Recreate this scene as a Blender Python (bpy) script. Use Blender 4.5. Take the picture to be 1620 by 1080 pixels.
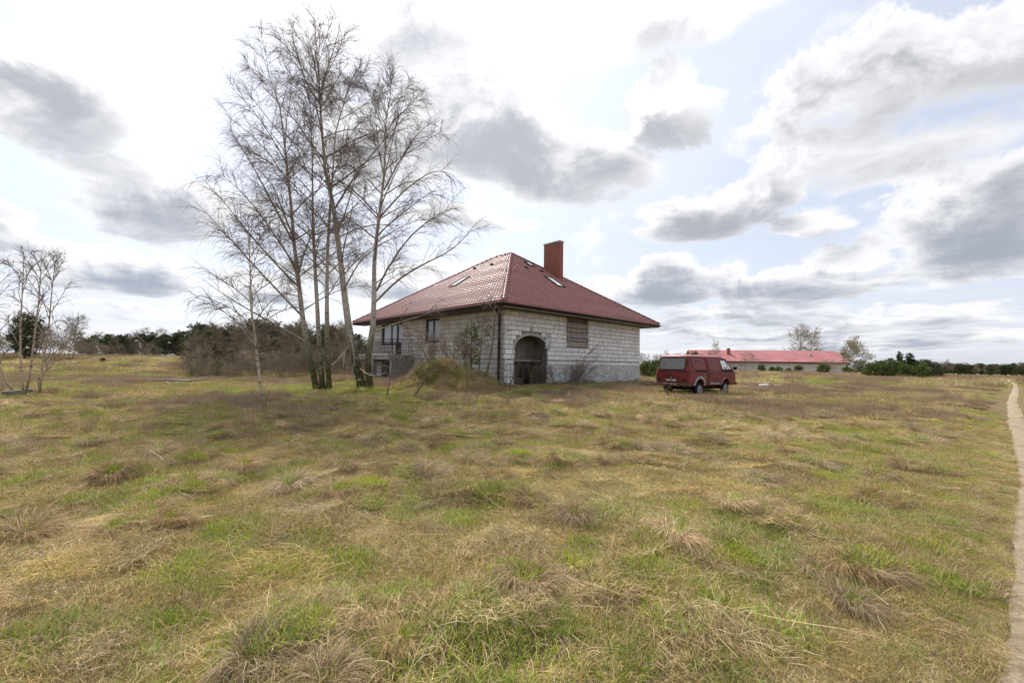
import bpy, bmesh, math, random
import numpy as np
from mathutils import Vector, Matrix

for o_ in list(bpy.data.objects):
    bpy.data.objects.remove(o_)
SC = bpy.context.scene
COL = SC.collection
rng = np.random.default_rng(7)
random.seed(7)
R = math.radians

# ------------------------------------------------------------------ camera
F_PX, PITCH, ROLL, CAM_H = 667.05, 0.0517, 0.0145, 1.6      # focal length in photo pixels (1620 wide)
CP, SP, CR, SR = math.cos(PITCH), math.sin(PITCH), math.cos(ROLL), math.sin(ROLL)
_r0 = np.array([1., 0, 0]); _u0 = np.array([0, -SP, CP]); FWD = np.array([0, CP, SP])
RGT = CR * _r0 + SR * _u0
UPV = -SR * _r0 + CR * _u0
CAM = np.array([0, 0, CAM_H])
cam = bpy.data.cameras.new('camera')
cam.sensor_width = 36.0
cam.lens = 36.0 * F_PX / 1620.0
cam.clip_start = 0.05
cam.clip_end = 8000
camo = bpy.data.objects.new('camera', cam)
camo.matrix_world = Matrix(((RGT[0], UPV[0], -FWD[0], 0), (RGT[1], UPV[1], -FWD[1], 0), (RGT[2], UPV[2], -FWD[2], CAM_H), (0, 0, 0, 1)))
COL.objects.link(camo)
SC.camera = camo

# ------------------------------------------------------------------ light
SUN_AZ, SUN_EL = R(-24), R(50)
SUN_DIR = (math.sin(SUN_AZ) * math.cos(SUN_EL), math.cos(SUN_AZ) * math.cos(SUN_EL), math.sin(SUN_EL))
sun = bpy.data.lights.new('sun', 'SUN')
sun.energy = 3.0
sun.angle = R(13)
sun.color = (1.0, 0.95, 0.88)
suno = bpy.data.objects.new('sun', sun)
suno.rotation_euler = Vector(SUN_DIR).to_track_quat('Z', 'Y').to_euler()
suno.location = (0, 0, 60)
COL.objects.link(suno)

SC.view_settings.view_transform = 'Standard'
SC.view_settings.look = 'None'
SC.view_settings.gamma = 1.0
SC.view_settings.use_curve_mapping = False
SC.view_settings.exposure = 0.85

# ------------------------------------------------------------------ node helpers
class NT:
    """small helper round a node tree"""
    def __init__(self, tree):
        self.t = tree
    def n(self, typ, **kw):
        nd = self.t.nodes.new(typ)
        for k, v in kw.items():
            setattr(nd, k, v)
        return nd
    def put(self, sock, v):
        if isinstance(v, bpy.types.NodeSocket):
            self.t.links.new(v, sock)
        elif v is not None:
            sock.default_value = v
    def math(self, op, a, b=None, c=None, clamp=False):
        nd = self.n('ShaderNodeMath', operation=op, use_clamp=clamp)
        for i, v in enumerate((a, b, c)):
            self.put(nd.inputs[i], v)
        return nd.outputs[0]
    def vmath(self, op, a, b=None):
        nd = self.n('ShaderNodeVectorMath', operation=op)
        self.put(nd.inputs[0], a); self.put(nd.inputs[1], b)
        return nd.outputs['Value'] if op in ('DOT_PRODUCT', 'LENGTH') else nd.outputs[0]
    def noise(self, vec, scale, detail=4, rough=.55, dist=0):
        nd = self.n('ShaderNodeTexNoise')
        self.put(nd.inputs['Vector'], vec)
        nd.inputs['Scale'].default_value = scale
        nd.inputs['Detail'].default_value = detail
        nd.inputs['Roughness'].default_value = rough
        nd.inputs['Distortion'].default_value = dist
        return nd
    def rng(self, v, a, b, c=0., d=1., smooth=True):
        nd = self.n('ShaderNodeMapRange', interpolation_type='SMOOTHSTEP' if smooth else 'LINEAR')
        self.put(nd.inputs[0], v)
        for i, x in enumerate((a, b, c, d)):
            self.put(nd.inputs[i + 1], x)
        return nd.outputs[0]
    def mix(self, f, a, b, mode='MIX'):
        nd = self.n('ShaderNodeMix', data_type='RGBA', blend_type=mode)
        self.put(nd.inputs[0], f)
        for s, v in ((nd.inputs[6], a), (nd.inputs[7], b)):
            self.put(s, (*v, 1) if isinstance(v, tuple) and len(v) == 3 else v)
        return nd.outputs[2]

# ------------------------------------------------------------------ world: hazy blue sky with broken cumulus
world = bpy.data.worlds.new('World')
SC.world = world
world.use_nodes = True
W = NT(world.node_tree)
world.node_tree.nodes.clear()

def px_dir(px, py):
    d = FWD + (px - 810) / F_PX * RGT + (540 - py) / F_PX * UPV
    return d / np.linalg.norm(d)
def px_azel(px, py):
    d = px_dir(px, py)
    return math.atan2(d[0], d[1]), math.asin(d[2])

# grey cloud bodies: centre and half-size in the photograph, weight; turned into azimuth / elevation
CLOUDS = [(75, 160, 190, 92, 1.0), (245, 322, 125, 46, 1.0), (20, 365, 90, 30, .9), (175, 425, 125, 36, .9),
          (790, 190, 150, 78, 1.0), (930, 245, 130, 62, 1.0), (1085, 160, 72, 52, 1.0), (650, 45, 170, 90, .75), (735, 325, 80, 30, .9),
          (1470, 105, 260, 75, .85), (1560, 355, 160, 90, 1.0), (1115, 338, 105, 48, 1.0), (1220, 312, 65, 40, .9), (1290, 358, 55, 18, .8),
          (1040, 450, 115, 34, 1.0), (1250, 445, 125, 30, 1.0), (1330, 400, 60, 15, .8),
          (1170, 492, 130, 15, .8), (1440, 500, 150, 17, .85), (1190, 526, 190, 10, .8), (1490, 530, 180, 12, .8), (600, 440, 120, 26, .8),
          (420, 455, 90, 20, .75), (200, 490, 90, 9, .6), (1330, 548, 230, 7, .7), (1545, 440, 110, 18, .75), (1010, 505, 80, 12, .8), (1400, 425, 45, 10, .7), (1180, 455, 50, 14, .7), (960, 475, 50, 12, .7), (1010, 30, 270, 60, .5), (610, 225, 140, 60, .5), (130, 268, 120, 34, .45), (1360, 245, 150, 45, .4)]
tc = W.n('ShaderNodeTexCoord')
dirv = W.vmath('NORMALIZE', tc.outputs['Generated'])
sx = W.n('ShaderNodeSeparateXYZ'); W.put(sx.inputs[0], dirv)
dx, dy, dz = sx.outputs
az0 = W.math('ARCTAN2', dx, dy)
el0 = W.math('ARCSINE', dz)
den_ = W.math('ADD', W.math('MAXIMUM', dz, 0.0), 0.12)
cb = W.n('ShaderNodeCombineXYZ')
W.put(cb.inputs[0], W.math('DIVIDE', dx, den_)); W.put(cb.inputs[1], W.math('DIVIDE', dy, den_)); W.put(cb.inputs[2], W.math('MULTIPLY', dz, 1.5))
nz = W.noise(cb.outputs[0], 2.3, 5, .60, .2)          # cumulus texture on a flat cloud layer
wv = W.noise(cb.outputs[0], .9, 3, .6)                # warps the outlines
wsep = W.n('ShaderNodeSeparateColor'); W.put(wsep.inputs[0], wv.outputs['Color'])
fine = W.noise(dirv, 7.0, 6, .64, .4)                 # ragged cumulus edges
fo = W.math('SUBTRACT', fine.outputs[0], .5)
wamp = W.math('MULTIPLY_ADD', W.math('MAXIMUM', el0, 0.0), .5, .03)
az = W.math('MULTIPLY_ADD', W.math('ADD', W.math('SUBTRACT', wsep.outputs[0], .5), W.math('MULTIPLY', fo, .5)), W.math('MULTIPLY', wamp, 1.6), az0)
el = W.math('MULTIPLY_ADD', W.math('SUBTRACT', W.math('SUBTRACT', wsep.outputs[1], .5), W.math('MULTIPLY', fo, .55)), wamp, el0)
lift = W.math('MULTIPLY_ADD', W.math('MAXIMUM', el0, 0.0), .10, .008)
def cloud_field(az_, el_):
    cv = W.n('ShaderNodeCombineXYZ'); W.put(cv.inputs[0], az_); W.put(cv.inputs[1], el_)
    out = None
    for (cx, cy, rx, ry, w) in CLOUDS:
        a0, e0 = px_azel(cx, cy)
        a1, _ = px_azel(cx + rx, cy); a2, _ = px_azel(cx - rx, cy)
        _, e1 = px_azel(cx, cy - ry); _, e2 = px_azel(cx, cy + ry)
        ra, re = abs(a1 - a2) / 2 * 1.06, abs(e1 - e2) / 2 * 1.1
        ma = W.n('ShaderNodeVectorMath', operation='MULTIPLY_ADD'); W.put(ma.inputs[0], cv.outputs[0])
        ma.inputs[1].default_value = (1 / ra, 1 / re, 0); ma.inputs[2].default_value = (-a0 / ra, -e0 / re, 0)
        dt = W.vmath('DOT_PRODUCT', ma.outputs[0], ma.outputs[0])
        v = W.math('MULTIPLY_ADD', dt, -w, w)
        out = v if out is None else W.math('MAXIMUM', out, v)
    return W.math('MAXIMUM', out, -.26)
bl0 = cloud_field(az, el)
bl1 = cloud_field(W.math('MULTIPLY_ADD', lift, -.3, az), W.math('ADD', el, lift))
tex = W.math('MULTIPLY_ADD', fo, .95, W.math('MULTIPLY', W.math('SUBTRACT', nz.outputs[0], .5), .85))
D0 = W.math('ADD', W.math('MULTIPLY', bl0, 1.05), W.math('MULTIPLY', tex, 2.3))
D1 = W.math('ADD', W.math('MULTIPLY', bl1, 1.05), W.math('MULTIPLY', tex, 1.5))
cmask = W.rng(D0, -.30, .30, 0., 1.)
thick = W.rng(W.math('ADD', W.math('MULTIPLY', D0, .4), W.math('MULTIPLY', D1, .6)), -.12, 1.12, 0., 1.)
sky = W.n('ShaderNodeTexSky', sky_type='NISHITA', sun_disc=False)
sky.sun_elevation = SUN_EL; sky.sun_rotation = SUN_AZ
sky.altitude = 100; sky.air_density = 1.0; sky.dust_density = 2.0; sky.ozone_density = 1.0
glow = W.math('POWER', W.math('MAXIMUM', W.vmath('DOT_PRODUCT', dirv, SUN_DIR), 0.0), 4.0)
# thin high veil between the cumulus
veil = W.rng(wsep.outputs[2], .32, .62, .62, .9)
base = W.mix(veil, sky.outputs[0], (4.95, 5.2, 5.9))
lowgrey = W.rng(el0, .0, .42, 1., 0.)
cgrey = W.mix(lowgrey, (2.75, 2.85, 3.12), (2.35, 2.68, 3.3))
ccol = W.mix(thick, (6.1, 6.12, 6.25), cgrey)
full = W.mix(cmask, base, ccol)
gain = W.math('MULTIPLY_ADD', glow, .32, .90)
cc = W.n('ShaderNodeCombineXYZ')
for i in range(3): W.put(cc.inputs[i], gain)
full = W.mix(1.0, full, cc.outputs[0], 'MULTIPLY')
bg = W.n('ShaderNodeBackground'); bg.inputs['Strength'].default_value = 0.1
W.put(bg.inputs['Color'], full)
wo = W.n('ShaderNodeOutputWorld'); W.put(wo.inputs['Surface'], bg.outputs[0])
SC.cycles.max_bounces = 5
SC.cycles.diffuse_bounces = 2
SC.cycles.glossy_bounces = 2
SC.cycles.transmission_bounces = 2

# ------------------------------------------------------------------ pixel -> place
def ray(px, py):
    return FWD + (px - 810) / F_PX * RGT + (540 - py) / F_PX * UPV
def at_Y(px, py, Y):
    d = ray(px, py); return CAM + d * (Y / d[1])
def proj(p):
    d = np.asarray(p, float) - CAM; c = d @ FWD
    return 810 + F_PX * (d @ RGT) / c, 540 - F_PX * (d @ UPV) / c

# ------------------------------------------------------------------ numpy noise
_tab = rng.random((256, 256))
def vnoise(x, y):
    x = np.asarray(x, float); y = np.asarray(y, float)
    xi = np.floor(x).astype(int); yi = np.floor(y).astype(int)
    fx = x - xi; fy = y - yi
    fx = fx * fx * (3 - 2 * fx); fy = fy * fy * (3 - 2 * fy)
    a = _tab[xi & 255, yi & 255]; b = _tab[(xi + 1) & 255, yi & 255]
    c = _tab[xi & 255, (yi + 1) & 255]; d = _tab[(xi + 1) & 255, (yi + 1) & 255]
    return (a * (1 - fx) + b * fx) * (1 - fy) + (c * (1 - fx) + d * fx) * fy
def fbm(x, y, o=4):
    s = 0; a = .5; t = 0
    for i in range(o):
        s = s + a * vnoise(x * 2 ** i + 17 * i, y * 2 ** i + 31 * i); t += a; a *= .5
    return s / t
def sstep(x, a, b):
    t = np.clip((np.asarray(x, float) - a) / (b - a), 0, 1); return t * t * (3 - 2 * t)

# ------------------------------------------------------------------ terrain
HS = .75
HA = np.array([-.5083 * HS, 28.463 * HS, .4])                   # near corner of the house
TH = math.pi / 2 - .8102
EX = np.array([math.cos(TH), math.sin(TH), 0]); EY = np.array([-math.sin(TH), math.cos(TH), 0])
HC = HA + 6.6 * EX + 7.5 * EY
PATH = np.array([[-1.5, -1.5], [0.565, .415], [2.983, 2.428], [5.06, 4.11], [7.85, 6.40], [14.65, 12.3], [22.5, 19.05], [34., 28.6], [48.9, 41.0], [62, 52.6], [80, 68]])
def path_dist(x, y):
    x = np.asarray(x, float); y = np.asarray(y, float); best = np.full(x.shape, 1e9)
    for a, b in zip(PATH[:-1], PATH[1:]):
        ab = b - a; t = np.clip(((x - a[0]) * ab[0] + (y - a[1]) * ab[1]) / (ab @ ab), 0, 1)
        best = np.minimum(best, np.hypot(x - a[0] - t * ab[0], y - a[1] - t * ab[1]))
    return best
def ground_z(x, y):
    x = np.asarray(x, float); y = np.asarray(y, float)
    dh = np.hypot(x - HC[0], y - HC[1])
    z = .4 * (1 - sstep(dh, 10.2, 15.5))
    z = z + .12 * sstep(np.hypot(x, y), 8, 20) * sstep(dh, 10.2, 15.5)
    z = z + 1.7 * sstep(y, 30, 85) * (1 - sstep(x, -50, 0)) - 1.0 * sstep(y, 50, 170) * sstep(x, 25, 120) + .45 * np.exp(-((x - 42) / 30) ** 2 - ((y - 80) / 30) ** 2)
    r = np.hypot(x, y)
    hb = sstep(dh, 10.5, 13.5)
    pd = path_dist(x, y)
    rough = hb * (1 - sstep(r, 60, 150)) * sstep(pd, .25, 1.6)
    z = z + rough * (.16 * (fbm(x * .45 + 3, y * .45 + 9, 3) - .5) + (.26 * np.maximum(fbm(x * 1.55 + 40, y * 1.55 + 5, 2) - .46, -.08)) * (1 - sstep(r, 18, 34)))
    z = z + .02 * sstep(pd, .5, .1)*0 - .03 * (1 - sstep(pd, .18, .5))
    return z
MND = (-3.35, 20.3)
def mound_z(x, y):
    """height of the earth mound above the ground sheet (<= 0 outside)"""
    x = np.asarray(x, float); y = np.asarray(y, float)
    u = (x - MND[0]); v = (y - MND[1])
    ru = np.where(u > 0, 3.5, 2.5)
    q = np.sqrt((u / ru) ** 2 + (v / np.where(v > 0, 2.6, 2.9)) ** 2)
    q = q + .22 * (fbm(x * .9 + 70, y * .9 + 12, 3) - .5)
    h = 1.32 * (1 - sstep(q, .02, 1.05)) - .03
    # hollow dug out of the front
    h = h - .42 * np.exp(-(((u + .35) / .75) ** 2 + ((v + 1.35) / .55) ** 2))
    return h + .10 * (fbm(x * 2.4, y * 2.4, 2) - .5) * (h > 0)
def surf_z(x, y):
    g = ground_z(x, y); m = mound_z(x, y)
    return g + np.where(m > 0, m, 0)
def on_ground(px, py, it=40):
    """where the pixel's ray meets the terrain"""
    d = ray(px, py); z = 0.15
    for _ in range(it):
        p = CAM + d * ((z - CAM_H) / d[2]); z = .5 * z + .5 * float(ground_z(p[0], p[1]))
    return p

# ------------------------------------------------------------------ mesh helpers
def fast_mesh(name, verts, quads=None, tris=None, smooth=False):
    """mesh from numpy arrays"""
    me = bpy.data.meshes.new(name)
    verts = np.asarray(verts, np.float32).reshape(-1, 3)
    loops = []; starts = []; tot = []; off = 0
    for f in (quads, tris):
        if f is None or len(f) == 0: continue
        f = np.asarray(f, np.int32); k = f.shape[1]
        loops.append(f.ravel()); starts.append(off + np.arange(len(f)) * k); tot.append(np.full(len(f), k)); off += f.size
    loops = np.concatenate(loops); starts = np.concatenate(starts); tot = np.concatenate(tot)
    me.vertices.add(len(verts)); me.vertices.foreach_set('co', verts.ravel())
    me.loops.add(len(loops)); me.loops.foreach_set('vertex_index', loops.astype(np.int32))
    me.polygons.add(len(starts)); me.polygons.foreach_set('loop_start', starts.astype(np.int32))
    me.polygons.foreach_set('loop_total', tot.astype(np.int32))
    me.update(calc_edges=True)
    if smooth: me.polygons.foreach_set('use_smooth', np.ones(len(starts), bool))
    return me
class MB:
    def __init__(self): self.v = []; self.f = []
    def add(self, vs, fs):
        o = len(self.v); self.v += [tuple(map(float, p)) for p in vs]; self.f += [tuple(i + o for i in f) for f in fs]; return self
    def box(self, a, b):
        x0, y0, z0 = a; x1, y1, z1 = b
        return self.add([(x0, y0, z0), (x1, y0, z0), (x1, y1, z0), (x0, y1, z0), (x0, y0, z1), (x1, y0, z1), (x1, y1, z1), (x0, y1, z1)],
                        [(0, 3, 2, 1), (4, 5, 6, 7), (0, 1, 5, 4), (1, 2, 6, 5), (2, 3, 7, 6), (3, 0, 4, 7)])
    def bar(self, p, q, w, h=None, up=(0, 0, 1)):
        """box beam from p to q, width w (sideways), height h"""
        h = h or w
        p = np.array(p, float); q = np.array(q, float); d = q - p; d /= np.linalg.norm(d)
        s = np.cross(d, up)
        if np.linalg.norm(s) < 1e-4: s = np.cross(d, (1, 0, 0))
        s /= np.linalg.norm(s); u = np.cross(s, d)
        vs = [c + s * i * w / 2 + u * j * h / 2 for c in (p, q) for i, j in ((-1, -1), (1, -1), (1, 1), (-1, 1))]
        return self.add(vs, [(0, 1, 2, 3), (7, 6, 5, 4), (0, 4, 5, 1), (1, 5, 6, 2), (2, 6, 7, 3), (3, 7, 4, 0)])
    def tube(self, pts, rad, n=8, cap=True):
        pts = np.array(pts, float); rad = np.full(len(pts), rad) if np.isscalar(rad) else np.asarray(rad, float)
        t = np.gradient(pts, axis=0); t /= np.linalg.norm(t, axis=1)[:, None] + 1e-9
        ref = np.array([.31, .95, .05]) if abs(t[0] @ np.array([.31, .95, .05])) < .9 else np.array([.9, .1, .4])
        vs = []; o = 0
        for p, d, r in zip(pts, t, rad):
            s = np.cross(d, ref); s /= np.linalg.norm(s); u = np.cross(s, d)
            vs += [p + r * (math.cos(2 * math.pi * i / n) * s + math.sin(2 * math.pi * i / n) * u) for i in range(n)]
        fs = [(k * n + i, k * n + (i + 1) % n, (k + 1) * n + (i + 1) % n, (k + 1) * n + i) for k in range(len(pts) - 1) for i in range(n)]
        if cap: fs += [tuple(range(n - 1, -1, -1)), tuple((len(pts) - 1) * n + i for i in range(n))]
        return self.add(vs, fs)
    def mesh(self, name, smooth=False, fix=True):
        me = bpy.data.meshes.new(name); me.from_pydata(self.v, [], self.f); me.update()
        if fix:
            bm = bmesh.new(); bm.from_mesh(me); bmesh.ops.recalc_face_normals(bm, faces=bm.faces); bm.to_mesh(me); bm.free()
        if smooth: me.polygons.foreach_set('use_smooth', np.ones(len(me.polygons), bool))
        return me
    def build(self, name, mat, parent=None, smooth=False, bevel=0):
        me = self.mesh(name, smooth)
        if bevel:
            bm = bmesh.new(); bm.from_mesh(me)
            bmesh.ops.bevel(bm, geom=bm.edges, offset=bevel, segments=1, affect='EDGES'); bm.to_mesh(me); bm.free()
        return put(name, me, mat, parent)
def put(name, me, mat, parent=None, loc=None):
    o = bpy.data.objects.new(name, me)
    if mat is not None and me is not None and len(me.materials) == 0: me.materials.append(mat)
    COL.objects.link(o)
    if parent: o.parent = parent
    if loc is not None: o.location = loc
    return o
def tag(o, label=None, cat=None, group=None, kind=None):
    for k, v in (('label', label), ('category', cat), ('group', group), ('kind', kind)):
        if v: o[k] = v
    return o
def empty(name, loc, rz=0, label=None, cat=None, group=None):
    o = bpy.data.objects.new(name, None); o.empty_display_size = .2
    o.location = loc; o.rotation_euler = (0, 0, rz); COL.objects.link(o)
    return tag(o, label, cat, group)
def boolean(me, cutters, op='DIFFERENCE'):
    """me minus cutter meshes, baked"""
    tmp = bpy.data.objects.new('tmp', me); COL.objects.link(tmp); cs = []
    for c in cutters:
        co = bpy.data.objects.new('cut', c); COL.objects.link(co); cs.append(co)
        m = tmp.modifiers.new('b', 'BOOLEAN'); m.object = co; m.operation = op; m.solver = 'EXACT'
    dg = bpy.context.evaluated_depsgraph_get()
    res = bpy.data.meshes.new_from_object(tmp.evaluated_get(dg))
    for o in [tmp] + cs: bpy.data.objects.remove(o)
    return res
def tubes_np(P, Rr, S=3):
    """P (N,K,3) polylines, Rr (N,K) radii -> verts, quads"""
    N, K, _ = P.shape
    T = np.gradient(P, axis=1); T /= np.linalg.norm(T, axis=2, keepdims=True) + 1e-9
    ref = np.array([.37, .21, .13]); ref = np.where(np.abs(T @ (ref / np.linalg.norm(ref)))[..., None] > .93, np.array([-.5, .6, .3]), ref)
    s = np.cross(T, ref); s /= np.linalg.norm(s, axis=2, keepdims=True) + 1e-9
    u = np.cross(s, T)
    a = np.arange(S) * 2 * math.pi / S
    V = P[:, :, None, :] + Rr[:, :, None, None] * (np.cos(a)[None, None, :, None] * s[:, :, None, :] + np.sin(a)[None, None, :, None] * u[:, :, None, :])
    idx = np.arange(N * K * S).reshape(N, K, S)
    q = np.stack([idx[:, :-1, :], np.roll(idx, -1, 2)[:, :-1, :], np.roll(idx, -1, 2)[:, 1:, :], idx[:, 1:, :]], -1).reshape(-1, 4)
    return V.reshape(-1, 3), q
def merge(parts):
    vs = []; qs = []; o = 0
    for v, q in parts:
        vs.append(v); qs.append(q + o); o += len(v)
    return np.concatenate(vs), np.concatenate(qs)

# ------------------------------------------------------------------ materials
def mat(name, fn=None, base=(.5, .5, .5), rough=.8, spec=.3, metal=0):
    m = bpy.data.materials.new(name); m.use_nodes = True
    t = NT(m.node_tree); b = m.node_tree.nodes['Principled BSDF']
    b.inputs['Base Color'].default_value = (*base, 1); b.inputs['Roughness'].default_value = rough
    b.inputs['Specular IOR Level'].default_value = spec; b.inputs['Metallic'].default_value = metal
    if fn: fn(t, b)
    return m
def obj_co(t): return t.n('ShaderNodeTexCoord').outputs['Object']
def bump(t, b, h, strength=.3, dist=.02):
    n = t.n('ShaderNodeBump'); n.inputs['Strength'].default_value = strength; n.inputs['Distance'].default_value = dist
    t.put(n.inputs['Height'], h); t.put(b.inputs['Normal'], n.outputs[0])
def speckle(c1, c2, scale, detail=6, lo=.35, hi=.65, bmp=0, bscale=None, c3=None, s3=1., rand=0):
    def fn(t, b):
        co = obj_co(t); n = t.noise(co, scale, detail, .62)
        c = t.mix(t.rng(n.outputs[0], lo, hi), c1, c2)
        if c3:
            n3 = t.noise(co, s3, 4, .6); c = t.mix(t.rng(n3.outputs[0], .5, .68), c, c3)
        if rand:
            r = t.n('ShaderNodeObjectInfo').outputs['Random']
            v = t.rng(r, 0, 1, 1 - rand, 1 + rand, False); cb_ = t.n('ShaderNodeCombineXYZ')
            for i in range(3): t.put(cb_.inputs[i], v)
            c = t.mix(1.0, c, cb_.outputs[0], 'MULTIPLY')
        t.put(b.inputs['Base Color'], c)
        if bmp: bump(t, b, t.noise(co, bscale or scale * 2, 6, .65).outputs[0], bmp)
    return fn

def world_stain(c_light, c_dark, c_stain, rand):
    """block face: per-block tint, pores, vertical dirt runs in house space"""
    def fn(t, b):
        geo = t.n('ShaderNodeNewGeometry').outputs['Position']
        mp = t.n('ShaderNodeMapping'); t.put(mp.inputs['Vector'], geo); mp.inputs['Scale'].default_value = (1.6, 1.6, .35)
        st = t.rng(t.noise(mp.outputs[0], 1.3, 6, .65).outputs[0], .47, .74)
        fine = t.noise(geo, 9, 6, .7).outputs[0]
        r = t.n('ShaderNodeObjectInfo').outputs['Random']
        c = t.mix(t.rng(fine, .3, .7), c_dark, c_light)
        v = t.rng(r, 0, 1, 1 - rand, 1 + rand * .7, False); cb_ = t.n('ShaderNodeCombineXYZ')
        for i in range(3): t.put(cb_.inputs[i], v)
        c = t.mix(1.0, c, cb_.outputs[0], 'MULTIPLY')
        c = t.mix(t.math('MULTIPLY', st, .62), c, c_stain)
        t.put(b.inputs['Base Color'], c)
        bump(t, b, t.noise(geo, 30, 5, .7).outputs[0], .4, .02)
    return fn
M = {}
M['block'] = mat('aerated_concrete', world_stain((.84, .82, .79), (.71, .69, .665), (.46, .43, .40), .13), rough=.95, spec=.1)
M['block_grey'] = mat('weathered_shade_toned_block', world_stain((.74, .70, .65), (.57, .535, .49), (.36, .325, .285), .18), rough=.95, spec=.1)  # greyer block copy: stains plus the balcony wall's weaker light put into the colour
M['mortar'] = mat('mortar', speckle((.17, .155, .14), (.24, .225, .205), 5, bmp=.4), rough=.95, spec=.1)
M['render'] = mat('grey_render', speckle((.36, .35, .345), (.60, .59, .575), 5.5, bmp=.6, bscale=25, c3=(.34, .33, .315), s3=1.3), rough=.95, spec=.1)
M['plaster'] = mat('plaster', speckle((.36, .34, .31), (.46, .44, .40), 2.5, bmp=.3, c3=(.28, .25, .22), s3=1.4), rough=.95, spec=.1)
M['shaded_plaster'] = mat('recess_shaded_plaster', speckle((.17, .155, .135), (.25, .23, .205), 2.5, bmp=.3, c3=(.12, .105, .09), s3=1.4), rough=.95, spec=.1)  # darker copy of the plaster, with the porch recess's shade in its colour
M['oldbrick'] = mat('weathered_board', speckle((.22, .19, .165), (.34, .30, .265), 6, bmp=.4, rand=.28), rough=.95, spec=.1)
def tile_fn(t, b):
    geo = t.n('ShaderNodeNewGeometry').outputs['Position']
    n = t.noise(geo, 3.3, 5, .6).outputs[0]; n2 = t.noise(geo, .6, 4, .6).outputs[0]
    c = t.mix(t.rng(n, .3, .7), (.215, .075, .060), (.32, .12, .098))
    c = t.mix(t.rng(n2, .52, .75, 0, .55), c, (.17, .075, .06))
    t.put(b.inputs['Base Color'], c)
    t.put(b.inputs['Roughness'], t.rng(n, .3, .7, .30, .46))
M['tile'] = mat('red_roof_tile', tile_fn, spec=.5)
M['brown_metal'] = mat('brown_gutter', base=(.035, .02, .016), rough=.45, spec=.4)
M['white_trim'] = mat('pale_fascia', speckle((.42, .40, .36), (.55, .53, .49), 4), rough=.8)
M['soffit'] = mat('soffit_board', speckle((.10, .075, .055), (.15, .115, .09), 5), rough=.85)
M['dark_wood'] = mat('dark_brown_frame', base=(.035, .018, .012), rough=.5)
def glass_fn(t, b):
    co = t.n('ShaderNodeNewGeometry').outputs['Position']
    n = t.noise(co, 1.8, 3, .5).outputs[0]
    t.put(b.inputs['Base Color'], t.mix(n, (.20, .22, .25), (.34, .37, .41)))
    b.inputs['Roughness'].default_value = .12; b.inputs['Specular IOR Level'].default_value = .8
M['glass'] = mat('window_pane', glass_fn)
M['rail'] = mat('dark_rail_steel', base=(.05, .035, .03), rough=.6)
M['concrete'] = mat('concrete', speckle((.27, .255, .235), (.38, .36, .335), 3, bmp=.4, c3=(.19, .18, .16), s3=1.3), rough=.95, spec=.1)
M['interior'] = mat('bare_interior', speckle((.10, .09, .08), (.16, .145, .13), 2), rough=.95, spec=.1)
def brick_fn(t, b):
    co = obj_co(t)
    sp = t.n('ShaderNodeSeparateXYZ'); t.put(sp.inputs[0], co)
    cb_ = t.n('ShaderNodeCombineXYZ'); t.put(cb_.inputs[0], t.math('ADD', sp.outputs[0], sp.outputs[1])); t.put(cb_.inputs[1], sp.outputs[2])
    br = t.n('ShaderNodeTexBrick'); t.put(br.inputs['Vector'], cb_.outputs[0])
    br.inputs['Scale'].default_value = 4.0; br.inputs['Mortar Size'].default_value = .02
    br.inputs['Color1'].default_value = (.31, .115, .075, 1); br.inputs['Color2'].default_value = (.24, .085, .058, 1); br.inputs['Mortar'].default_value = (.30, .18, .145, 1)
    br.inputs['Brick Width'].default_value = 1.0; br.inputs['Row Height'].default_value = .3
    n = t.noise(co, 2, 4).outputs[0]
    t.put(b.inputs['Base Color'], t.mix(t.rng(n, .4, .7, 0, .4), br.outputs['Color'], (.22, .10, .075)))
    bump(t, b, br.outputs['Fac'], .3, -.01)
M['brick'] = mat('clinker_brick', brick_fn, rough=.8, spec=.2)
M['black'] = mat('black_rubber', base=(.012, .012, .012), rough=.8)

# ------------------------------------------------------------------ ground sheet
def ground_fn(t, b):
    geo = t.n('ShaderNodeNewGeometry').outputs['Position']
    big = t.noise(geo, .09, 5, .6).outputs[0]; mid = t.noise(geo, .55, 6, .65).outputs[0]
    mp = t.n('ShaderNodeMapping'); t.put(mp.inputs['Vector'], geo); mp.inputs['Scale'].default_value = (.5, 1.4, 1)
    fine = t.noise(mp.outputs[0], 6, 8, .72).outputs[0]
    c = t.mix(t.rng(fine, .32, .68), (.065, .047, .024), (.21, .16, .08))
    c = t.mix(t.rng(mid, .46, .66, 0, .75), c, (.10, .115, .03))
    c = t.mix(t.rng(big, .5, .66, 0, .55), c, (.17, .125, .085))
    t.put(b.inputs['Base Color'], c)
    fine2 = t.noise(geo, 60, 5, .8).outputs[0]
    c = t.mix(t.rng(fine2, .42, .62, 0., .7), c, (.36, .28, .15)); t.put(b.inputs['Base Color'], c)
    bump(t, b, t.math('ADD', fine, t.math('MULTIPLY', fine2, .5)), .9, .06)
M['ground'] = mat('meadow_soil', ground_fn, rough=1, spec=.05)
nr, na = 420, 480
rr = np.concatenate([[0.0], .4 * (3500 / .4) ** (np.arange(nr) / (nr - 1))])
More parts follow.
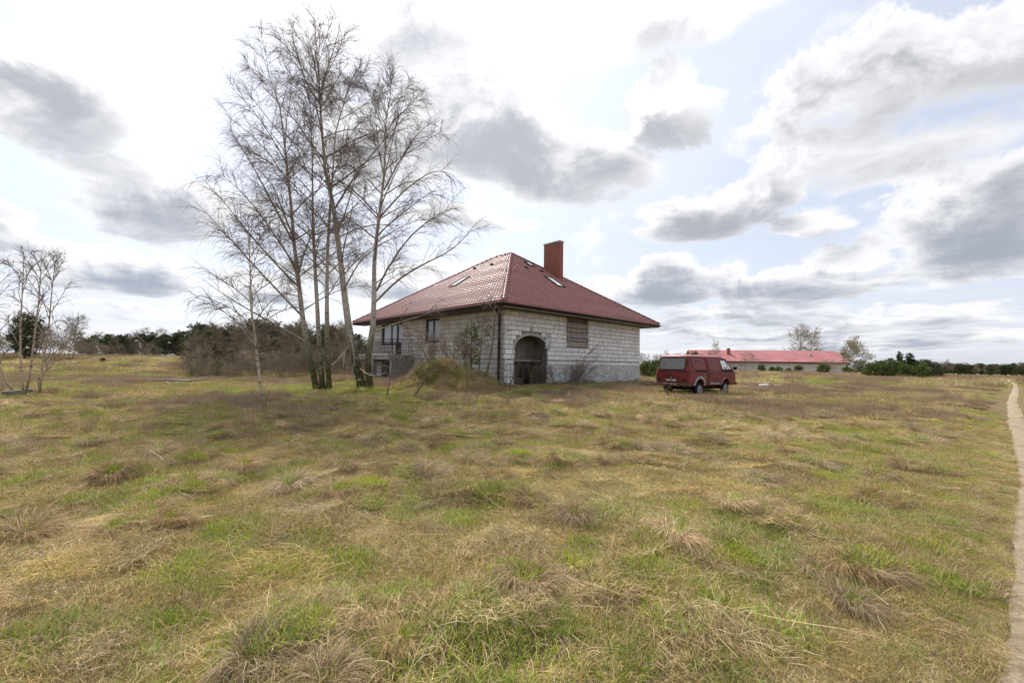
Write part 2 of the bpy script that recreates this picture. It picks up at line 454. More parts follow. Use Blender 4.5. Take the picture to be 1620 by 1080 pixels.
# finer in front of the camera than behind it
aa = np.concatenate([np.linspace(-62, 62, 380, endpoint=False), np.linspace(62, 298, 100, endpoint=False)]) * math.pi / 180
na = len(aa)
Rg, Ag = np.meshgrid(rr[1:], aa, indexing='ij')
gx, gy = Rg * np.sin(Ag), Rg * np.cos(Ag)
gv = np.concatenate([np.stack([gx, gy, ground_z(gx, gy)], -1).reshape(-1, 3), [[0, 0, 0]]])
ii = np.arange(nr * na).reshape(nr, na)
gq = np.stack([ii[:-1], np.roll(ii, -1, 1)[:-1], np.roll(ii, -1, 1)[1:], ii[1:]], -1).reshape(-1, 4)[:, ::-1]
gt = np.stack([np.full(na, nr * na), ii[0], np.roll(ii[0], -1)], -1)[:, ::-1]
tag(put('ground', fast_mesh('ground', gv, gq, gt, True), M['ground']), kind='structure')

# ------------------------------------------------------------------ footpath
def path_fn(t, b):
    geo = t.n('ShaderNodeNewGeometry').outputs['Position']
    n = t.noise(geo, 3.2, 7, .7).outputs[0]; f = t.noise(geo, 42, 6, .75).outputs[0]
    c = t.mix(t.rng(f, .36, .64), (.27, .215, .145), (.46, .375, .265))
    c = t.mix(t.rng(n, .5, .66, 0, .65), c, (.15, .115, .065))
    t.put(b.inputs['Base Color'], c); bump(t, b, t.math('ADD', f, n), .8, .04)
M['path'] = mat('trodden_sand', path_fn, rough=1, spec=.05)
pl = []
for a, b in zip(PATH[:-1], PATH[1:]):
    n_ = max(2, int(np.linalg.norm(b - a) / .14)); pl += [a + (b - a) * i / n_ for i in range(n_)]
pl = np.array(pl); k_ = np.ones(15) / 15
pl = np.stack([np.convolve(np.pad(pl[:, i], 7, 'edge'), k_, 'valid') for i in (0, 1)], 1)
td = np.gradient(pl, axis=0); td /= np.linalg.norm(td, axis=1)[:, None]; nd = np.stack([td[:, 1], -td[:, 0]], 1)
sarc = np.cumsum(np.r_[0, np.linalg.norm(np.diff(pl, axis=0), axis=1)])
wl = .10 + .12 * fbm(sarc * .8, sarc * 0 + 3, 4) + .06 * vnoise(sarc * 4, sarc * 0 + 9)
wr = .12 + .12 * fbm(sarc * .8, sarc * 0 + 83, 4) + .06 * vnoise(sarc * 4, sarc * 0 + 49)
cols = np.linspace(-1, 1, 7)
pv = []
for c in cols:
    w = np.where(c < 0, wl, wr) * c
    p = pl + nd * w[:, None]
    pv.append(np.stack([p[:, 0], p[:, 1], ground_z(p[:, 0], p[:, 1]) + .012 - .020 * abs(c) ** 3], 1))
pv = np.stack(pv, 1)
ii = np.arange(pv.shape[0] * 7).reshape(-1, 7)
pq = np.stack([ii[:-1, :-1], ii[:-1, 1:], ii[1:, 1:], ii[1:, :-1]], -1).reshape(-1, 4)
tag(put('footpath', fast_mesh('footpath', pv, pq[:, ::-1], None, True), M['path']), kind='structure')

# ------------------------------------------------------------------ earth mound
def mound_fn(t, b):
    geo = t.n('ShaderNodeNewGeometry').outputs['Position']
    n = t.noise(geo, 1.7, 6, .65).outputs[0]; f = t.noise(geo, 14, 6, .7).outputs[0]
    c = t.mix(t.rng(f, .3, .7), (.09, .075, .035), (.20, .17, .075))
    c = t.mix(t.rng(n, .45, .65, 0, .7), c, (.10, .11, .03))
    t.put(b.inputs['Base Color'], c); bump(t, b, f, .8, .05)
mx, my = np.meshgrid(np.linspace(-6.3, .7, 90), np.linspace(16.8, 23.4, 84), indexing='ij')
mz = mound_z(mx, my)
mv = np.stack([mx, my, ground_z(mx, my) + np.maximum(mz, -.12)], -1).reshape(-1, 3)
ii = np.arange(mx.size).reshape(mx.shape)
mq = np.stack([ii[:-1, :-1], ii[1:, :-1], ii[1:, 1:], ii[:-1, 1:]], -1).reshape(-1, 4)
mk = (mz > -.1).ravel()
mq = mq[mk[mq].any(1)]
tag(put('earth_mound', fast_mesh('earth_mound', mv, mq, None, True), mat('mound_soil', mound_fn, rough=1, spec=.05)), kind='structure')

# ------------------------------------------------------------------ the house (local frame: x along the arched wall, y along the balcony wall)
WX, WY, WH, LEDGE = 13.25, 15.15, 4.155, 1.42
OV, EAVE, LR, LL, RIDGE = 1.02, 4.13, 15.3, 17.2, 9.23
KS = (RIDGE - EAVE) / (LR / 2)
house = empty('unfinished_house', HA, TH, 'unfinished pale block house with red hipped tile roof and arched entrance', 'house')
def box_mesh(a, b): return MB().box(a, b).mesh('cut')
def prism(outline, y0, y1):
    """outline of (x,z) extruded along y"""
    n = len(outline); v = [(x, y0, z) for x, z in outline] + [(x, y1, z) for x, z in outline]
    f = [tuple(range(n)), tuple(range(2 * n - 1, n - 1, -1))] + [(i, i + n, (i + 1) % n + n, (i + 1) % n) for i in range(n)]
    return MB().add(v, f).mesh('cut')
AX0, AX1, ASP, ATOP = .68, 3.22, 1.97, 2.70
def arch_line(grow=0., n=22):
    cx, hw = (AX0 + AX1) / 2, (AX1 - AX0) / 2 + grow
    return [(cx + hw * math.cos(math.pi * i / n), ASP + (ATOP - ASP + grow) * math.sin(math.pi * i / n)) for i in range(n + 1)]
arch_out = [(AX1, -.3)] + arch_line() + [(AX0, -.3)]
T_ = .38
# structural walls, with the openings cut out of them
wr_ = MB().box((0, 0, -.4), (WX, T_, WH)).mesh('w')
wr_ = boolean(wr_, [prism(arch_out, -.2, T_ + .2), box_mesh((4.95, -.2, 2.27), (6.93, .09, 3.95))])
put('wall', wr_, M['mortar'], house)
wl_ = MB().box((0, T_, -.4), (T_, WY, WH)).mesh('w')
WIN = (5.82, 7.34, 2.46, 3.88); BWIN = (11.16, 13.3, 2.43, 3.86); BDOOR = (10.34, 11.16, 1.63, 3.86); GAR = (9.7, 13.2, -.5, 1.12)
cuts = [box_mesh((-.2, WIN[0], WIN[2]), (T_ + .2, WIN[1], WIN[3])), box_mesh((-.2, BDOOR[0], BDOOR[2]), (T_ + .2, BDOOR[1] + .001, BDOOR[3])),
        box_mesh((-.2, BWIN[0], BWIN[2]), (T_ + .2, BWIN[1], BWIN[3] - .001)), box_mesh((-.2, GAR[0], GAR[2]), (T_ + .2, GAR[1], GAR[3]))]
put('wall', boolean(wl_, cuts), M['mortar'], house)
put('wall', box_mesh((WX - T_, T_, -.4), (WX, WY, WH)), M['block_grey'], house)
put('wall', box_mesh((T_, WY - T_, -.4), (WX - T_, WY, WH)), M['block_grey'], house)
put('floor_slab', box_mesh((T_ + .01, 1.9, 1.2), (WX - T_ - .01, WY - T_ - .01, 1.42)), M['interior'], house)

def bevel_cube():
    bm = bmesh.new(); bmesh.ops.create_cube(bm, size=1)
    bmesh.ops.bevel(bm, geom=bm.edges, offset=.025, segments=1, affect='EDGES')
    me = bpy.data.meshes.new('block'); bm.to_mesh(me); bm.free(); return me
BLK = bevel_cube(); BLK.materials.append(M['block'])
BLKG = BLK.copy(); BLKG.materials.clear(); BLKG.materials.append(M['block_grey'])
n_blocks = 0
rest = MB()
def sub_iv(ivs, a, b):
    out = []
    for x0, x1 in ivs:
        if b <= x0 or a >= x1: out.append((x0, x1)); continue
        if a > x0: out.append((x0, a))
        if b < x1: out.append((b, x1))
    return [(p, q) for p, q in out if q - p > .07]
def lay(side, z0, z1, length, holes, proud, start):
    """one course of blocks; side 0 = arched wall, 1 = balcony wall"""
    global n_blocks
    ivs = [(start, length)]
    for a, b, h0, h1 in holes:
        if h1 > z0 + .03 and h0 < z1 - .03: ivs = sub_iv(ivs, a, b)
    cuts_ = []; x = -random.choice((.0, .3, .18, .42))
    while x < length:
        w = random.choice((.59, .59, .59, .59, .49, .36, .72)); cuts_.append((x, x + w)); x += w
    for a, b in cuts_:
        for p, q in ivs:
            u, v = max(a, p), min(b, q)
            if v - u < .06: continue
            g = .014; d = random.uniform(-.005, .005); th_ = .06 + proud + d
            u += g; v -= g; zz0, zz1 = z0 + g, z1 - g
            c = ((u + v) / 2, -(proud + d) / 2 + .01, (zz0 + zz1) / 2) if side == 0 else (-(proud + d) / 2 + .01, (u + v) / 2, (zz0 + zz1) / 2)
            s = (v - u, proud + d + .02, zz1 - zz0) if side == 0 else (proud + d + .02, v - u, zz1 - zz0)
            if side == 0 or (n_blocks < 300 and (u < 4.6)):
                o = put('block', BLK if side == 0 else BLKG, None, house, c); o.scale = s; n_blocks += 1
            else:
                rest.box((c[0] - s[0] / 2, c[1] - s[1] / 2, c[2] - s[2] / 2), (c[0] + s[0] / 2, c[1] + s[1] / 2, c[2] + s[2] / 2))
arch_holes = []
for i in range(12):           # steps that follow the arch and its rendered surround
    pass
def arch_half(z0):
    gr = .13
    if z0 < ASP: return (AX1 - AX0) / 2 + .0
    t = (z0 - ASP) / (ATOP - ASP + gr)
    return ((AX1 - AX0) / 2 + gr) * math.sqrt(max(0, 1 - t * t)) if t < 1 else 0
CH = (WH - LEDGE) / 11
holesR = [(4.90, 7.02, 2.2, 4.0)]
for i in range(11):
    z0, z1 = LEDGE + i * CH, LEDGE + (i + 1) * CH
    h = list(holesR); ah = arch_half(z0 + .02); cx = (AX0 + AX1) / 2
    if ah > 0: h.append((cx - ah, cx + ah, z0, z1))
    lay(0, z0, z1, WX, h, .055, -.055)
lay(0, LEDGE - .27, LEDGE - .012, WX - .02, [(AX0, AX1, 0, 9)], .02, 0)
for z0 in (-.1, .2, .52, .83):            # column of blocks left of the arch, down to the ground
    lay(0, z0, z0 + .31, AX0, [], .02, 0)
holesL = [(WIN[0] - .02, WIN[1] + .02, WIN[2] - .02, WIN[3] + .02), (BDOOR[0] - .02, BWIN[1] + .02, BWIN[2] - .02, BWIN[3] + .02), (BDOOR[0] - .02, BDOOR[1] + .02, BDOOR[2], BDOOR[3]), (GAR[0] - .02, GAR[1] + .02, GAR[2], GAR[3] + .02), (8.7, 14.7, 1.3, 1.64)]
for i in range(11):
    lay(1, LEDGE + i * CH, LEDGE + (i + 1) * CH, WY, holesL, .055, 0)
for i in range(6):
    lay(1, LEDGE - (i + 1) * CH, LEDGE - i * CH - (.012 if i == 0 else 0), WY, holesL, .02, 0)
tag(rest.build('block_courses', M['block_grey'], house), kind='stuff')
# plinth render, arch surround
plm = MB().box((AX1 + .0, -.035, -.4), (WX - .03, 0.004, LEDGE - .28)).build('plinth_render', M['render'], house)
MB().box((-.065, -.075, LEDGE - .018), (AX0, .01, LEDGE + .012)).box((AX1, -.075, LEDGE - .018), (WX + .03, .01, LEDGE + .012)).build('ledge', M['oldbrick'], house)
o1, o2 = arch_line(.15, 30), arch_line(0, 30)
sv = [(x, y, z) for y in (-.06, .01) for x, z in o1] + [(x, y, z) for y in (-.06, .01) for x, z in o2]
n1 = 31
sf = [(i, i + 1, i + 1 + 2 * n1, i + 2 * n1) for i in range(n1 - 1)] + [(i, i + n1, i + 1 + n1, i + 1) for i in range(n1 - 1)] + [(2 * n1 + i, 2 * n1 + i + 1, 3 * n1 + i + 1, 3 * n1 + i) for i in range(n1 - 1)] + [(0, 2 * n1, 3 * n1, n1), (n1 - 1, 2 * n1 - 1, 4 * n1 - 1, 3 * n1 - 1)]
MB().add(sv, sf).build('arch_surround', M['plaster'], house)
# entrance recess behind the arch
RD = 1.05
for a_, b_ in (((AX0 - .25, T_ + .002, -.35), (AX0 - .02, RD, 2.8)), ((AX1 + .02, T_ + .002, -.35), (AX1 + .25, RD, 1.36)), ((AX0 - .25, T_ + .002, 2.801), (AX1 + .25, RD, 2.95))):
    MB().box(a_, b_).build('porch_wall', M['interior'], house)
MB().box((AX1 + .02, T_ + .002, 1.361), (AX1 + .25, RD, 2.8)).box((AX0 - .25, RD, 1.42), (AX1 + .25, RD + .15, 2.8)).build('porch_parapet', M['shaded_plaster'], house)
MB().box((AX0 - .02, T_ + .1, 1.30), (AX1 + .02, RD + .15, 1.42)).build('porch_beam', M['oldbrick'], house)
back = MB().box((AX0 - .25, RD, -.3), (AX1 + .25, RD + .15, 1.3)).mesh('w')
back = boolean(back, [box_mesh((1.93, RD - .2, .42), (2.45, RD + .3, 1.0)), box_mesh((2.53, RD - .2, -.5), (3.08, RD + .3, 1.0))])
put('porch_back_wall', back, M['interior'], house)  # dark material adds the recess's shade to the lower back wall by colour
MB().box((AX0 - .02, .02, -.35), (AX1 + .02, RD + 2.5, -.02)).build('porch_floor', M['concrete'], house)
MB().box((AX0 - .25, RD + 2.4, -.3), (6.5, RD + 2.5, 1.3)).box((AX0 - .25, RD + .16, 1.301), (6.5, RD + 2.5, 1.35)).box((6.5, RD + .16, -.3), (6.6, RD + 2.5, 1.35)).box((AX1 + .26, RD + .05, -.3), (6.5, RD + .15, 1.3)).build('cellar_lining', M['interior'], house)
# round lamp boss over the arch
bs = MB()
bs.tube([(1.9, -.02, 3.06), (1.9, -.10, 3.06)], .115, 16); bs.tube([(1.9, -.10, 3.06), (1.9, -.13, 3.06)], [.085, .05], 16)
bs.build('lamp_boss', M['plaster'], house)
# window closed with old boards
zb = 2.25
k = 0
while zb < 3.90:
    h_ = (.30, .22, .33, .27, .30, .26)[k % 6]; top = min(zb + h_, 3.96)
    if not (3.66 < zb < 3.86):
        MB().box((4.955 + .02 * (k % 2), -.03 - .02 * (k % 3), zb + .02), (6.92 - .05 * (k % 2), .05, top - .02)).build('board', M['oldbrick'], house)
    zb = top; k += 1
MB().box((6.93, -.075, 2.6), (7.06, .01, 3.9)).build('window_jamb', M['render'], house)
MB().box((3.05, -.085, 2.05), (3.5, .0, 2.9)).build('mortar_patch', M['render'], house)

# windows of the balcony wall
def window(y0, y1, z0, z1, mull, name='window'):
    fr = MB(); w = .085
    fr.box((.05, y0, z0), (.14, y0 + w, z1)); fr.box((.05, y1 - w, z0), (.14, y1, z1)); fr.box((.05, y0 + w, z0), (.14, y1 - w, z0 + w)); fr.box((.05, y0 + w, z1 - w), (.14, y1 - w, z1))
    for m_ in mull: fr.box((.045, m_ - .05, z0 + w), (.135, m_ + .05, z1 - w))
    o = fr.build(name, M['dark_wood'], house)
    e = [y0 + w] + [m for m in mull] + [y1 - w]
    for a, b in zip(e[:-1], e[1:]):
        MB().box((.085, a, z0 + w - .01), (.10, b, z1 - w + .01)).build('pane', M['glass'], o)
    return o
w1 = window(*WIN, [6.58]); MB().box((-.10, WIN[0] - .05, WIN[2] - .05), (.05, WIN[1] + .05, WIN[2] - .005)).build('sill', M['dark_wood'], w1)
w2 = window(*BWIN, [12.0], 'window'); MB().box((-.10, BWIN[0] + .02, BWIN[2] - .05), (.05, BWIN[1] + .05, BWIN[2] - .005)).build('sill', M['dark_wood'], w2)
dr = MB(); y0, y1, z0, z1 = BDOOR
dr.box((.05, y0, z0), (.14, y0 + .09, z1)); dr.box((.05, y1 - .12, z0), (.14, y1 - .005, z1)); dr.box((.05, y0 + .09, z1 - .09), (.14, y1 - .12, z1)); dr.box((.05, y0 + .09, z0), (.14, y1 - .12, 2.52))
do = dr.build('balcony_door', M['dark_wood'], house)
MB().box((.085, y0 + .08, 2.51), (.10, y1 - .11, z1 - .08)).build('pane', M['glass'], do)
MB().tube([(-.0, y1 - .09, 2.6), (-.03, y1 - .09, 2.6), (-.03, y1 - .22, 2.6)], .012, 6).build('handle', M['white_trim'], do)
# balcony
BP = 1.62; by0, by1 = 8.7, 14.7
bal = MB().box((-BP, by0, 1.34), (-.06, by1, 1.60)).build('balcony', M['concrete'], house)
MB().box((-BP - .04, by0 - .04, 1.602), (-.06, by1 + .04, 1.65)).build('floor_edge', M['white_trim'], bal)
for yy in (by0 + .14, 11.4, by1 - .14):
    MB().box((-BP + .02, yy - .13, -.6), (-BP + .28, yy + .13, 1.338)).build('pillar', M['concrete'], bal)
MB().box((-BP + .28, by0 + .02, -.6), (-.06, by0 + .20, 1.338)).build('side_wall', M['oldbrick'], bal)
rl = MB().bar((-BP + .05, by0 + .03, 2.62), (-BP + .05, by1 - .03, 2.62), .06, .04).bar((-BP + .05, by0 + .03, 2.62), (-.06, by0 + .03, 2.62), .06, .04)
rl.bar((-BP + .05, by0 + .03, 1.75), (-BP + .05, by1 - .03, 1.75), .04, .03).bar((-BP + .05, by0 + .03, 1.75), (-.06, by0 + .03, 1.75), .04, .03)
rl.bar((-BP + .05, by0 + .03, 2.48), (-BP + .05, by1 - .03, 2.48), .03, .025).bar((-BP + .05, by0 + .03, 2.48), (-.06, by0 + .03, 2.48), .03, .025)
ro = rl.build('railing', M['rail'], bal)
bme = MB().box((-.011, -.011, 0), (.011, .011, .72)).mesh('baluster'); bme.materials.append(M['rail'])
pts_ = [(-BP + .05, by0 + .03 + .125 * i) for i in range(1, 48)] + [(-BP + .05 + .125 * i, by0 + .03) for i in range(1, 12)]
for x, y in pts_: put('baluster', bme, None, ro, (x, y, 1.76))
pme = MB().box((-.025, -.025, 0), (.025, .025, 1.0)).mesh('post'); pme.materials.append(M['rail'])
for x, y in [(-BP + .05, by0 + .03), (-BP + .05, 11.7), (-BP + .05, by1 - .03)]: put('post', pme, None, ro, (x, y, 1.65))
# drainpipe at the near corner
MB().tube([(-.55, .28, 4.02), (-.40, .28, 3.92), (-.16, .28, 3.74), (-.13, .28, 3.6), (-.13, .28, .02)], .062, 10).build('drainpipe', M['brown_metal'], house, True)
for z in (.7, 2.0, 3.2): MB().box((-.21, .20, z), (-.055, .36, z + .04)).build('pipe_clip', M['brown_metal'], house)

# roof ---------------------------------------------------------------
x0r, y0r, x1r, y1r = -OV, -OV, -OV + LR, -OV + LL
APX = (x0r + LR / 2, y0r + LR / 2); RE_ = (x0r + LR / 2, y1r - LR / 2)
def roof_face(kind):
    """tiled face in courses; local u along the eave, s up the slope (plan distance)"""
    Lu = LR if kind in ('south', 'north') else LL
    tw, rows = .24, 28
    hs = LR / 2 / rows
    vs = []; qs = []; o = 0
    for r in range(rows):
        s0, s1 = r * hs, (r + 1) * hs
        a0, b0 = s0, Lu - s0
        a1, b1 = s1, Lu - s1
        n = max(2, int(math.ceil((b0 - a0) / (tw / 6))))
        us = np.linspace(a0, b0, n + 1)
        ph = np.mod(us / tw, 1.0)
        prof = np.where(ph < .6, .075 * np.sin(math.pi * ph / .6) ** .7, -.045 * np.sin(math.pi * (ph - .6) / .4) ** .6)
        ut = np.clip(us, a1, b1)
        fade = 1 - np.clip(np.abs(us - ut) / .3, 0, 1) * 0
        lift = .085
        low = np.stack([us, np.full_like(us, s0 - .02), KS * (s0 - .02) + prof + .055], 1)
        lip = np.stack([us, np.full_like(us, s0 - .02), KS * (s0 - .02) + np.minimum(prof * .2, 0) - .01], 1)
        up = np.stack([ut, np.full_like(us, s1 + .0), KS * s1 + prof * fade + .012], 1)
        vs += [lip, low, up]; m_ = n + 1
        i = np.arange(n)
        qs += [np.stack([o + i, o + i + 1, o + m_ + i + 1, o + m_ + i], 1), np.stack([o + m_ + i, o + m_ + i + 1, o + 2 * m_ + i + 1, o + 2 * m_ + i], 1)]
        o += 3 * m_
    v = np.concatenate(vs); q = np.concatenate(qs)
    u, s, z = v[:, 0], v[:, 1], v[:, 2] + EAVE
    if kind == 'south': P = np.stack([x0r + u, y0r + s, z], 1)
    elif kind == 'west': P = np.stack([x0r + s, y0r + u, z], 1); q = q[:, ::-1]
    elif kind == 'north': P = np.stack([x0r + u, y1r - s, z], 1); q = q[:, ::-1]
    else: P = np.stack([x1r - s, y0r + u, z], 1)
    return P, q
roof = put('roof', MB().add([(x0r, y0r, EAVE), (x1r, y0r, EAVE), (x1r, y1r, EAVE), (x0r, y1r, EAVE), (*APX, RIDGE), (*RE_, RIDGE)],
        [(0, 1, 4), (1, 2, 5, 4), (2, 3, 5), (3, 0, 4, 5), (3, 2, 1, 0)]).mesh('roof'), M['soffit'], house)
for kd in ('south', 'west', 'north', 'east'):
    P, q = roof_face(kd); tag(put('roof_tiles', fast_mesh('roof_tiles', P, q), M['tile'], roof), kind='stuff')
# ridge and hip caps, one by one
def cap_mesh(L):
    m = MB(); n = 8
    for k, (y, r) in enumerate(((0, .145), (L, .115))):
        m.v += [(r * math.cos(math.pi * i / n), y, r * .8 * math.sin(math.pi * i / n) - .03) for i in range(n + 1)]
    m.f += [(i, i + 1, n + 2 + i, n + 1 + i) for i in range(n)]
    m.f += [tuple(range(n, -1, -1))]
    me = m.mesh('ridge_tile', True); me.materials.append(M['tile']); return me
CAP = cap_mesh(.43)
def caps(p, q):
    p, q = Vector(p), Vector(q); d = q - p; n = int(d.length / .38); rot = d.to_track_quat('Y', 'Z')
    for i in range(n):
        o = put('ridge_tile', CAP, None, roof, p + d * (i / n)); o.rotation_mode = 'QUATERNION'; o.rotation_quaternion = rot
for c in ((x0r, y0r), (x1r, y0r)): caps((*c, EAVE + .08), (*APX, RIDGE + .08))
for c in ((x0r, y1r), (x1r, y1r)): caps((*c, EAVE + .08), (*RE_, RIDGE + .08))
caps((*APX, RIDGE + .08), (*RE_, RIDGE + .08))
# gutters and fascia
gut = MB(); gz = EAVE - .045
for a, b in (((x0r, y0r), (x1r, y0r)), ((x0r, y0r), (x0r, y1r)), ((x1r, y0r), (x1r, y1r))):
    dvec = (np.array(b) - np.array(a)); dvec = dvec / np.linalg.norm(dvec)
    out = np.array([0, -1.]) if abs(dvec[0]) > .5 else np.array([-1., 0]) * (1 if a[0] < 0 and b[0] < 0 else -1)
    pts8 = []
    for pnt in (np.array(a) - dvec * .12 * 0, np.array(b)):
        for i in range(7):
            an = math.pi + math.pi * i / 6
            pts8.append((pnt[0] + out[0] * (.075 + .075 * math.cos(an)), pnt[1] + out[1] * (.075 + .075 * math.cos(an)), gz + .085 * math.sin(an)))
    gut.add(pts8, [(i, i + 1, i + 8, i + 7) for i in range(6)] + [tuple(range(7)), tuple(range(13, 6, -1))])
gut.build('gutter', M['brown_metal'], roof)
fz0, fz1 = EAVE - .20, EAVE - .003
MB().box((x0r + .02, y0r + .02, fz0), (x1r - .02, y0r + .05, fz1)).box((x0r + .02, y0r + .05, fz0), (x0r + .05, y1r - .02, fz1)).box((x1r - .05, y0r + .05, fz0), (x1r - .02, y1r - .02, fz1)).build('fascia', M['dark_wood'], roof)
MB().box((x0r + .05, y0r + .05, EAVE - .19), (x1r - .05, -.065, EAVE - .16)).box((x0r + .05, -.065, EAVE - .19), (-.065, y1r - .05, EAVE - .16)).box((WX + .01, -.065, EAVE - .19), (x1r - .05, y1r - .05, EAVE - .16)).build('soffit', M['soffit'], roof)
MB().box((x0r + .06, y0r + .045, fz0 - .02), (x1r - .06, y0r + .09, fz0 + .03)).build('pale_trim', M['white_trim'], roof)

def on_roof(x, y, face):
    return EAVE + KS * ((y - y0r) if face == 's' else (x - x0r))
# chimney
ch = MB().box((8.32, 3.42, 6.4), (8.72, 4.92, 9.86)).build('chimney', M['brick'], house)
MB().box((8.29, 3.39, 9.862), (8.75, 4.95, 9.98)).build('cap', M['concrete'], ch)
fl = MB()
fl.bar((8.24, 3.2, on_roof(0, 3.2, 's') + .07), (8.24, 5.05, on_roof(0, 5.05, 's') + .07), .16, .05)
fl.bar((8.80, 3.2, on_roof(0, 3.2, 's') + .07), (8.80, 5.05, on_roof(0, 5.05, 's') + .07), .16, .05)
fl.bar((8.16, 3.3, on_roof(0, 3.3, 's') + .08), (8.88, 3.3, on_roof(0, 3.3, 's') + .08), .22, .05)
fl.build('flashing', M['tile'], ch)
# roof windows
def skylight(face, a0, a1, s0, s1):
    """a along the eave, s plan distance axis; a box frame lying in the slope with a pane"""
    def P(a, s, off):
        nrm = np.array([0, -KS, 1.]) / math.hypot(KS, 1) if face == 's' else np.array([-KS, 0, 1.]) / math.hypot(KS, 1)
        p = np.array([a, s, on_roof(0, s, 's')]) if face == 's' else np.array([s, a, on_roof(s, 0, 'w')])
        return p + nrm * off
    def slab(m, a0, a1, s0, s1, o0, o1):
        vs = [P(a, s, o_) for o_ in (o0, o1) for a, s in ((a0, s0), (a1, s0), (a1, s1), (a0, s1))]
        m.add(vs, [(0, 3, 2, 1), (4, 5, 6, 7), (0, 1, 5, 4), (1, 2, 6, 5), (2, 3, 7, 6), (3, 0, 4, 7)])
    m = MB(); w = .05
    slab(m, a0, a0 + w, s0, s1, .02, .16); slab(m, a1 - w, a1, s0, s1, .02, .16); slab(m, a0 + w, a1 - w, s0, s0 + w, .02, .15); slab(m, a0 + w, a1 - w, s1 - w, s1, .02, .15)
    o = m.build('roof_window', M['dark_wood'], roof)
    g = MB(); slab(g, a0 + w - .005, a1 - w + .005, s0 + w - .005, s1 - w + .005, .09, .12); g.build('pane', M['skyglass'], o)
M['skyglass'] = mat('roof_window_glass', base=(.78, .80, .83), rough=.08, spec=1.0)  # near-white base colour stands in for bright sky mirrored in the panes
skylight('s', 6.5, 7.28, 2.1, 3.3)
skylight('s', 6.65, 7.2, 4.8, 5.4)
skylight('w', 7.28, 8.06, 2.2, 3.4)
for face, a, s in (('s', 5.64, 4.1), ('s', 7.25, 4.15), ('w', 8.65, 4.88), ('w', 6.64, 4.83)):
    z = on_roof(s, s, 's' if face == 's' else 'w')
    (MB().box((a - .1, s - .12, z - .02), (a + .1, s + .12, z + .17)) if face == 's' else MB().box((s - .12, a - .1, z - .02), (s + .12, a + .1, z + .17))).build('vent_tile', M['brown_metal'], roof)

# ------------------------------------------------------------------ vegetation materials
def bark_birch_fn(t, b):
    geo = t.n('ShaderNodeNewGeometry').outputs['Position']
    at = t.n('ShaderNodeAttribute', attribute_name='h'); h = at.outputs['Fac']          # height above the tree's base, metres
    mp = t.n('ShaderNodeMapping'); t.put(mp.inputs['Vector'], geo); mp.inputs['Scale'].default_value = (4, 4, 9)
    marks = t.rng(t.noise(mp.outputs[0], 1.2, 5, .7).outputs[0], .53, .63)
    fine = t.noise(geo, 14, 5, .7).outputs[0]
    c = t.mix(t.rng(fine, .3, .7), (.40, .35, .30), (.62, .56, .49))
    c = t.mix(t.math('MULTIPLY', marks, .85), c, (.055, .045, .04))
    up = t.rng(h, 3., 9., 0., .7)                           # upper stems are brown
    c = t.mix(up, c, (.43, .36, .30))
    low = t.math('MULTIPLY', t.rng(h, .8, 4.4, 1., 0.), t.rng(t.noise(geo, 3.5, 5, .7).outputs[0], .26, .46))
    c = t.mix(low, c, t.mix(t.rng(fine, .4, .6), (.035, .03, .02), (.11, .105, .028)))       # furrowed base with moss
    t.put(b.inputs['Base Color'], c); bump(t, b, t.noise(geo, 22, 5, .75).outputs[0], .7, .03)
M['birch'] = mat('birch_bark', bark_birch_fn, rough=.9, spec=.15)
def young_birch_fn(t, b):
    geo = t.n('ShaderNodeNewGeometry').outputs['Position']
    h = t.n('ShaderNodeAttribute', attribute_name='h').outputs['Fac']
    mp = t.n('ShaderNodeMapping'); t.put(mp.inputs['Vector'], geo); mp.inputs['Scale'].default_value = (5, 5, 10)
    marks = t.rng(t.noise(mp.outputs[0], 1.4, 4, .7).outputs[0], .55, .62)
    c = t.mix(marks, (.43, .35, .26), (.09, .065, .05))
    c = t.mix(t.rng(h, .9, .1, 0., .85), c, (.12, .11, .03))
    t.put(b.inputs['Base Color'], c)
M['young_birch'] = mat('young_birch_bark', young_birch_fn, rough=.85, spec=.15)
M['limb'] = mat('birch_limb', speckle((.20, .155, .125), (.36, .30, .25), 5), rough=.9, spec=.1)
M['twig'] = mat('birch_twig', base=(.19, .145, .125), rough=.9, spec=.1)
M['twig_pale'] = mat('shrub_twig', speckle((.13, .095, .065), (.22, .17, .115), 3), rough=.9, spec=.1)
M['deadwood'] = mat('dead_branch', speckle((.40, .36, .30), (.55, .50, .43), 8), rough=.9, spec=.1)
M['bare'] = mat('bare_wood', speckle((.18, .145, .108), (.31, .255, .19), .25, rand=.4), rough=.95, spec=.05)
M['bark'] = mat('pine_bark', speckle((.11, .07, .05), (.20, .12, .08), 4), rough=.95, spec=.05)
def leaf_mat(name, c1, c2, rand=.25):
    def fn(t, b):
        geo = t.n('ShaderNodeNewGeometry').outputs['Position']
        n = t.noise(geo, 1.4, 3, .6).outputs[0]
        c = t.mix(t.rng(n, .35, .65), c1, c2)
        r = t.n('ShaderNodeObjectInfo').outputs['Random']; v = t.rng(r, 0, 1, 1 - rand, 1 + rand, False); cb_ = t.n('ShaderNodeCombineXYZ')
        for i in range(3): t.put(cb_.inputs[i], v)
        t.put(b.inputs['Base Color'], t.mix(1.0, c, cb_.outputs[0], 'MULTIPLY'))
    return mat(name, fn, rough=.85, spec=.15)
M['pine'] = leaf_mat('pine_needles', (.075, .095, .045), (.14, .16, .075))
M['pine_bright'] = leaf_mat('young_pine_needles', (.105, .14, .048), (.19, .235, .085))
M['spruce'] = leaf_mat('spruce_needles', (.045, .065, .036), (.085, .11, .055))
M['blossom'] = leaf_mat('willow_catkins', (.34, .32, .21), (.50, .47, .34), .1)

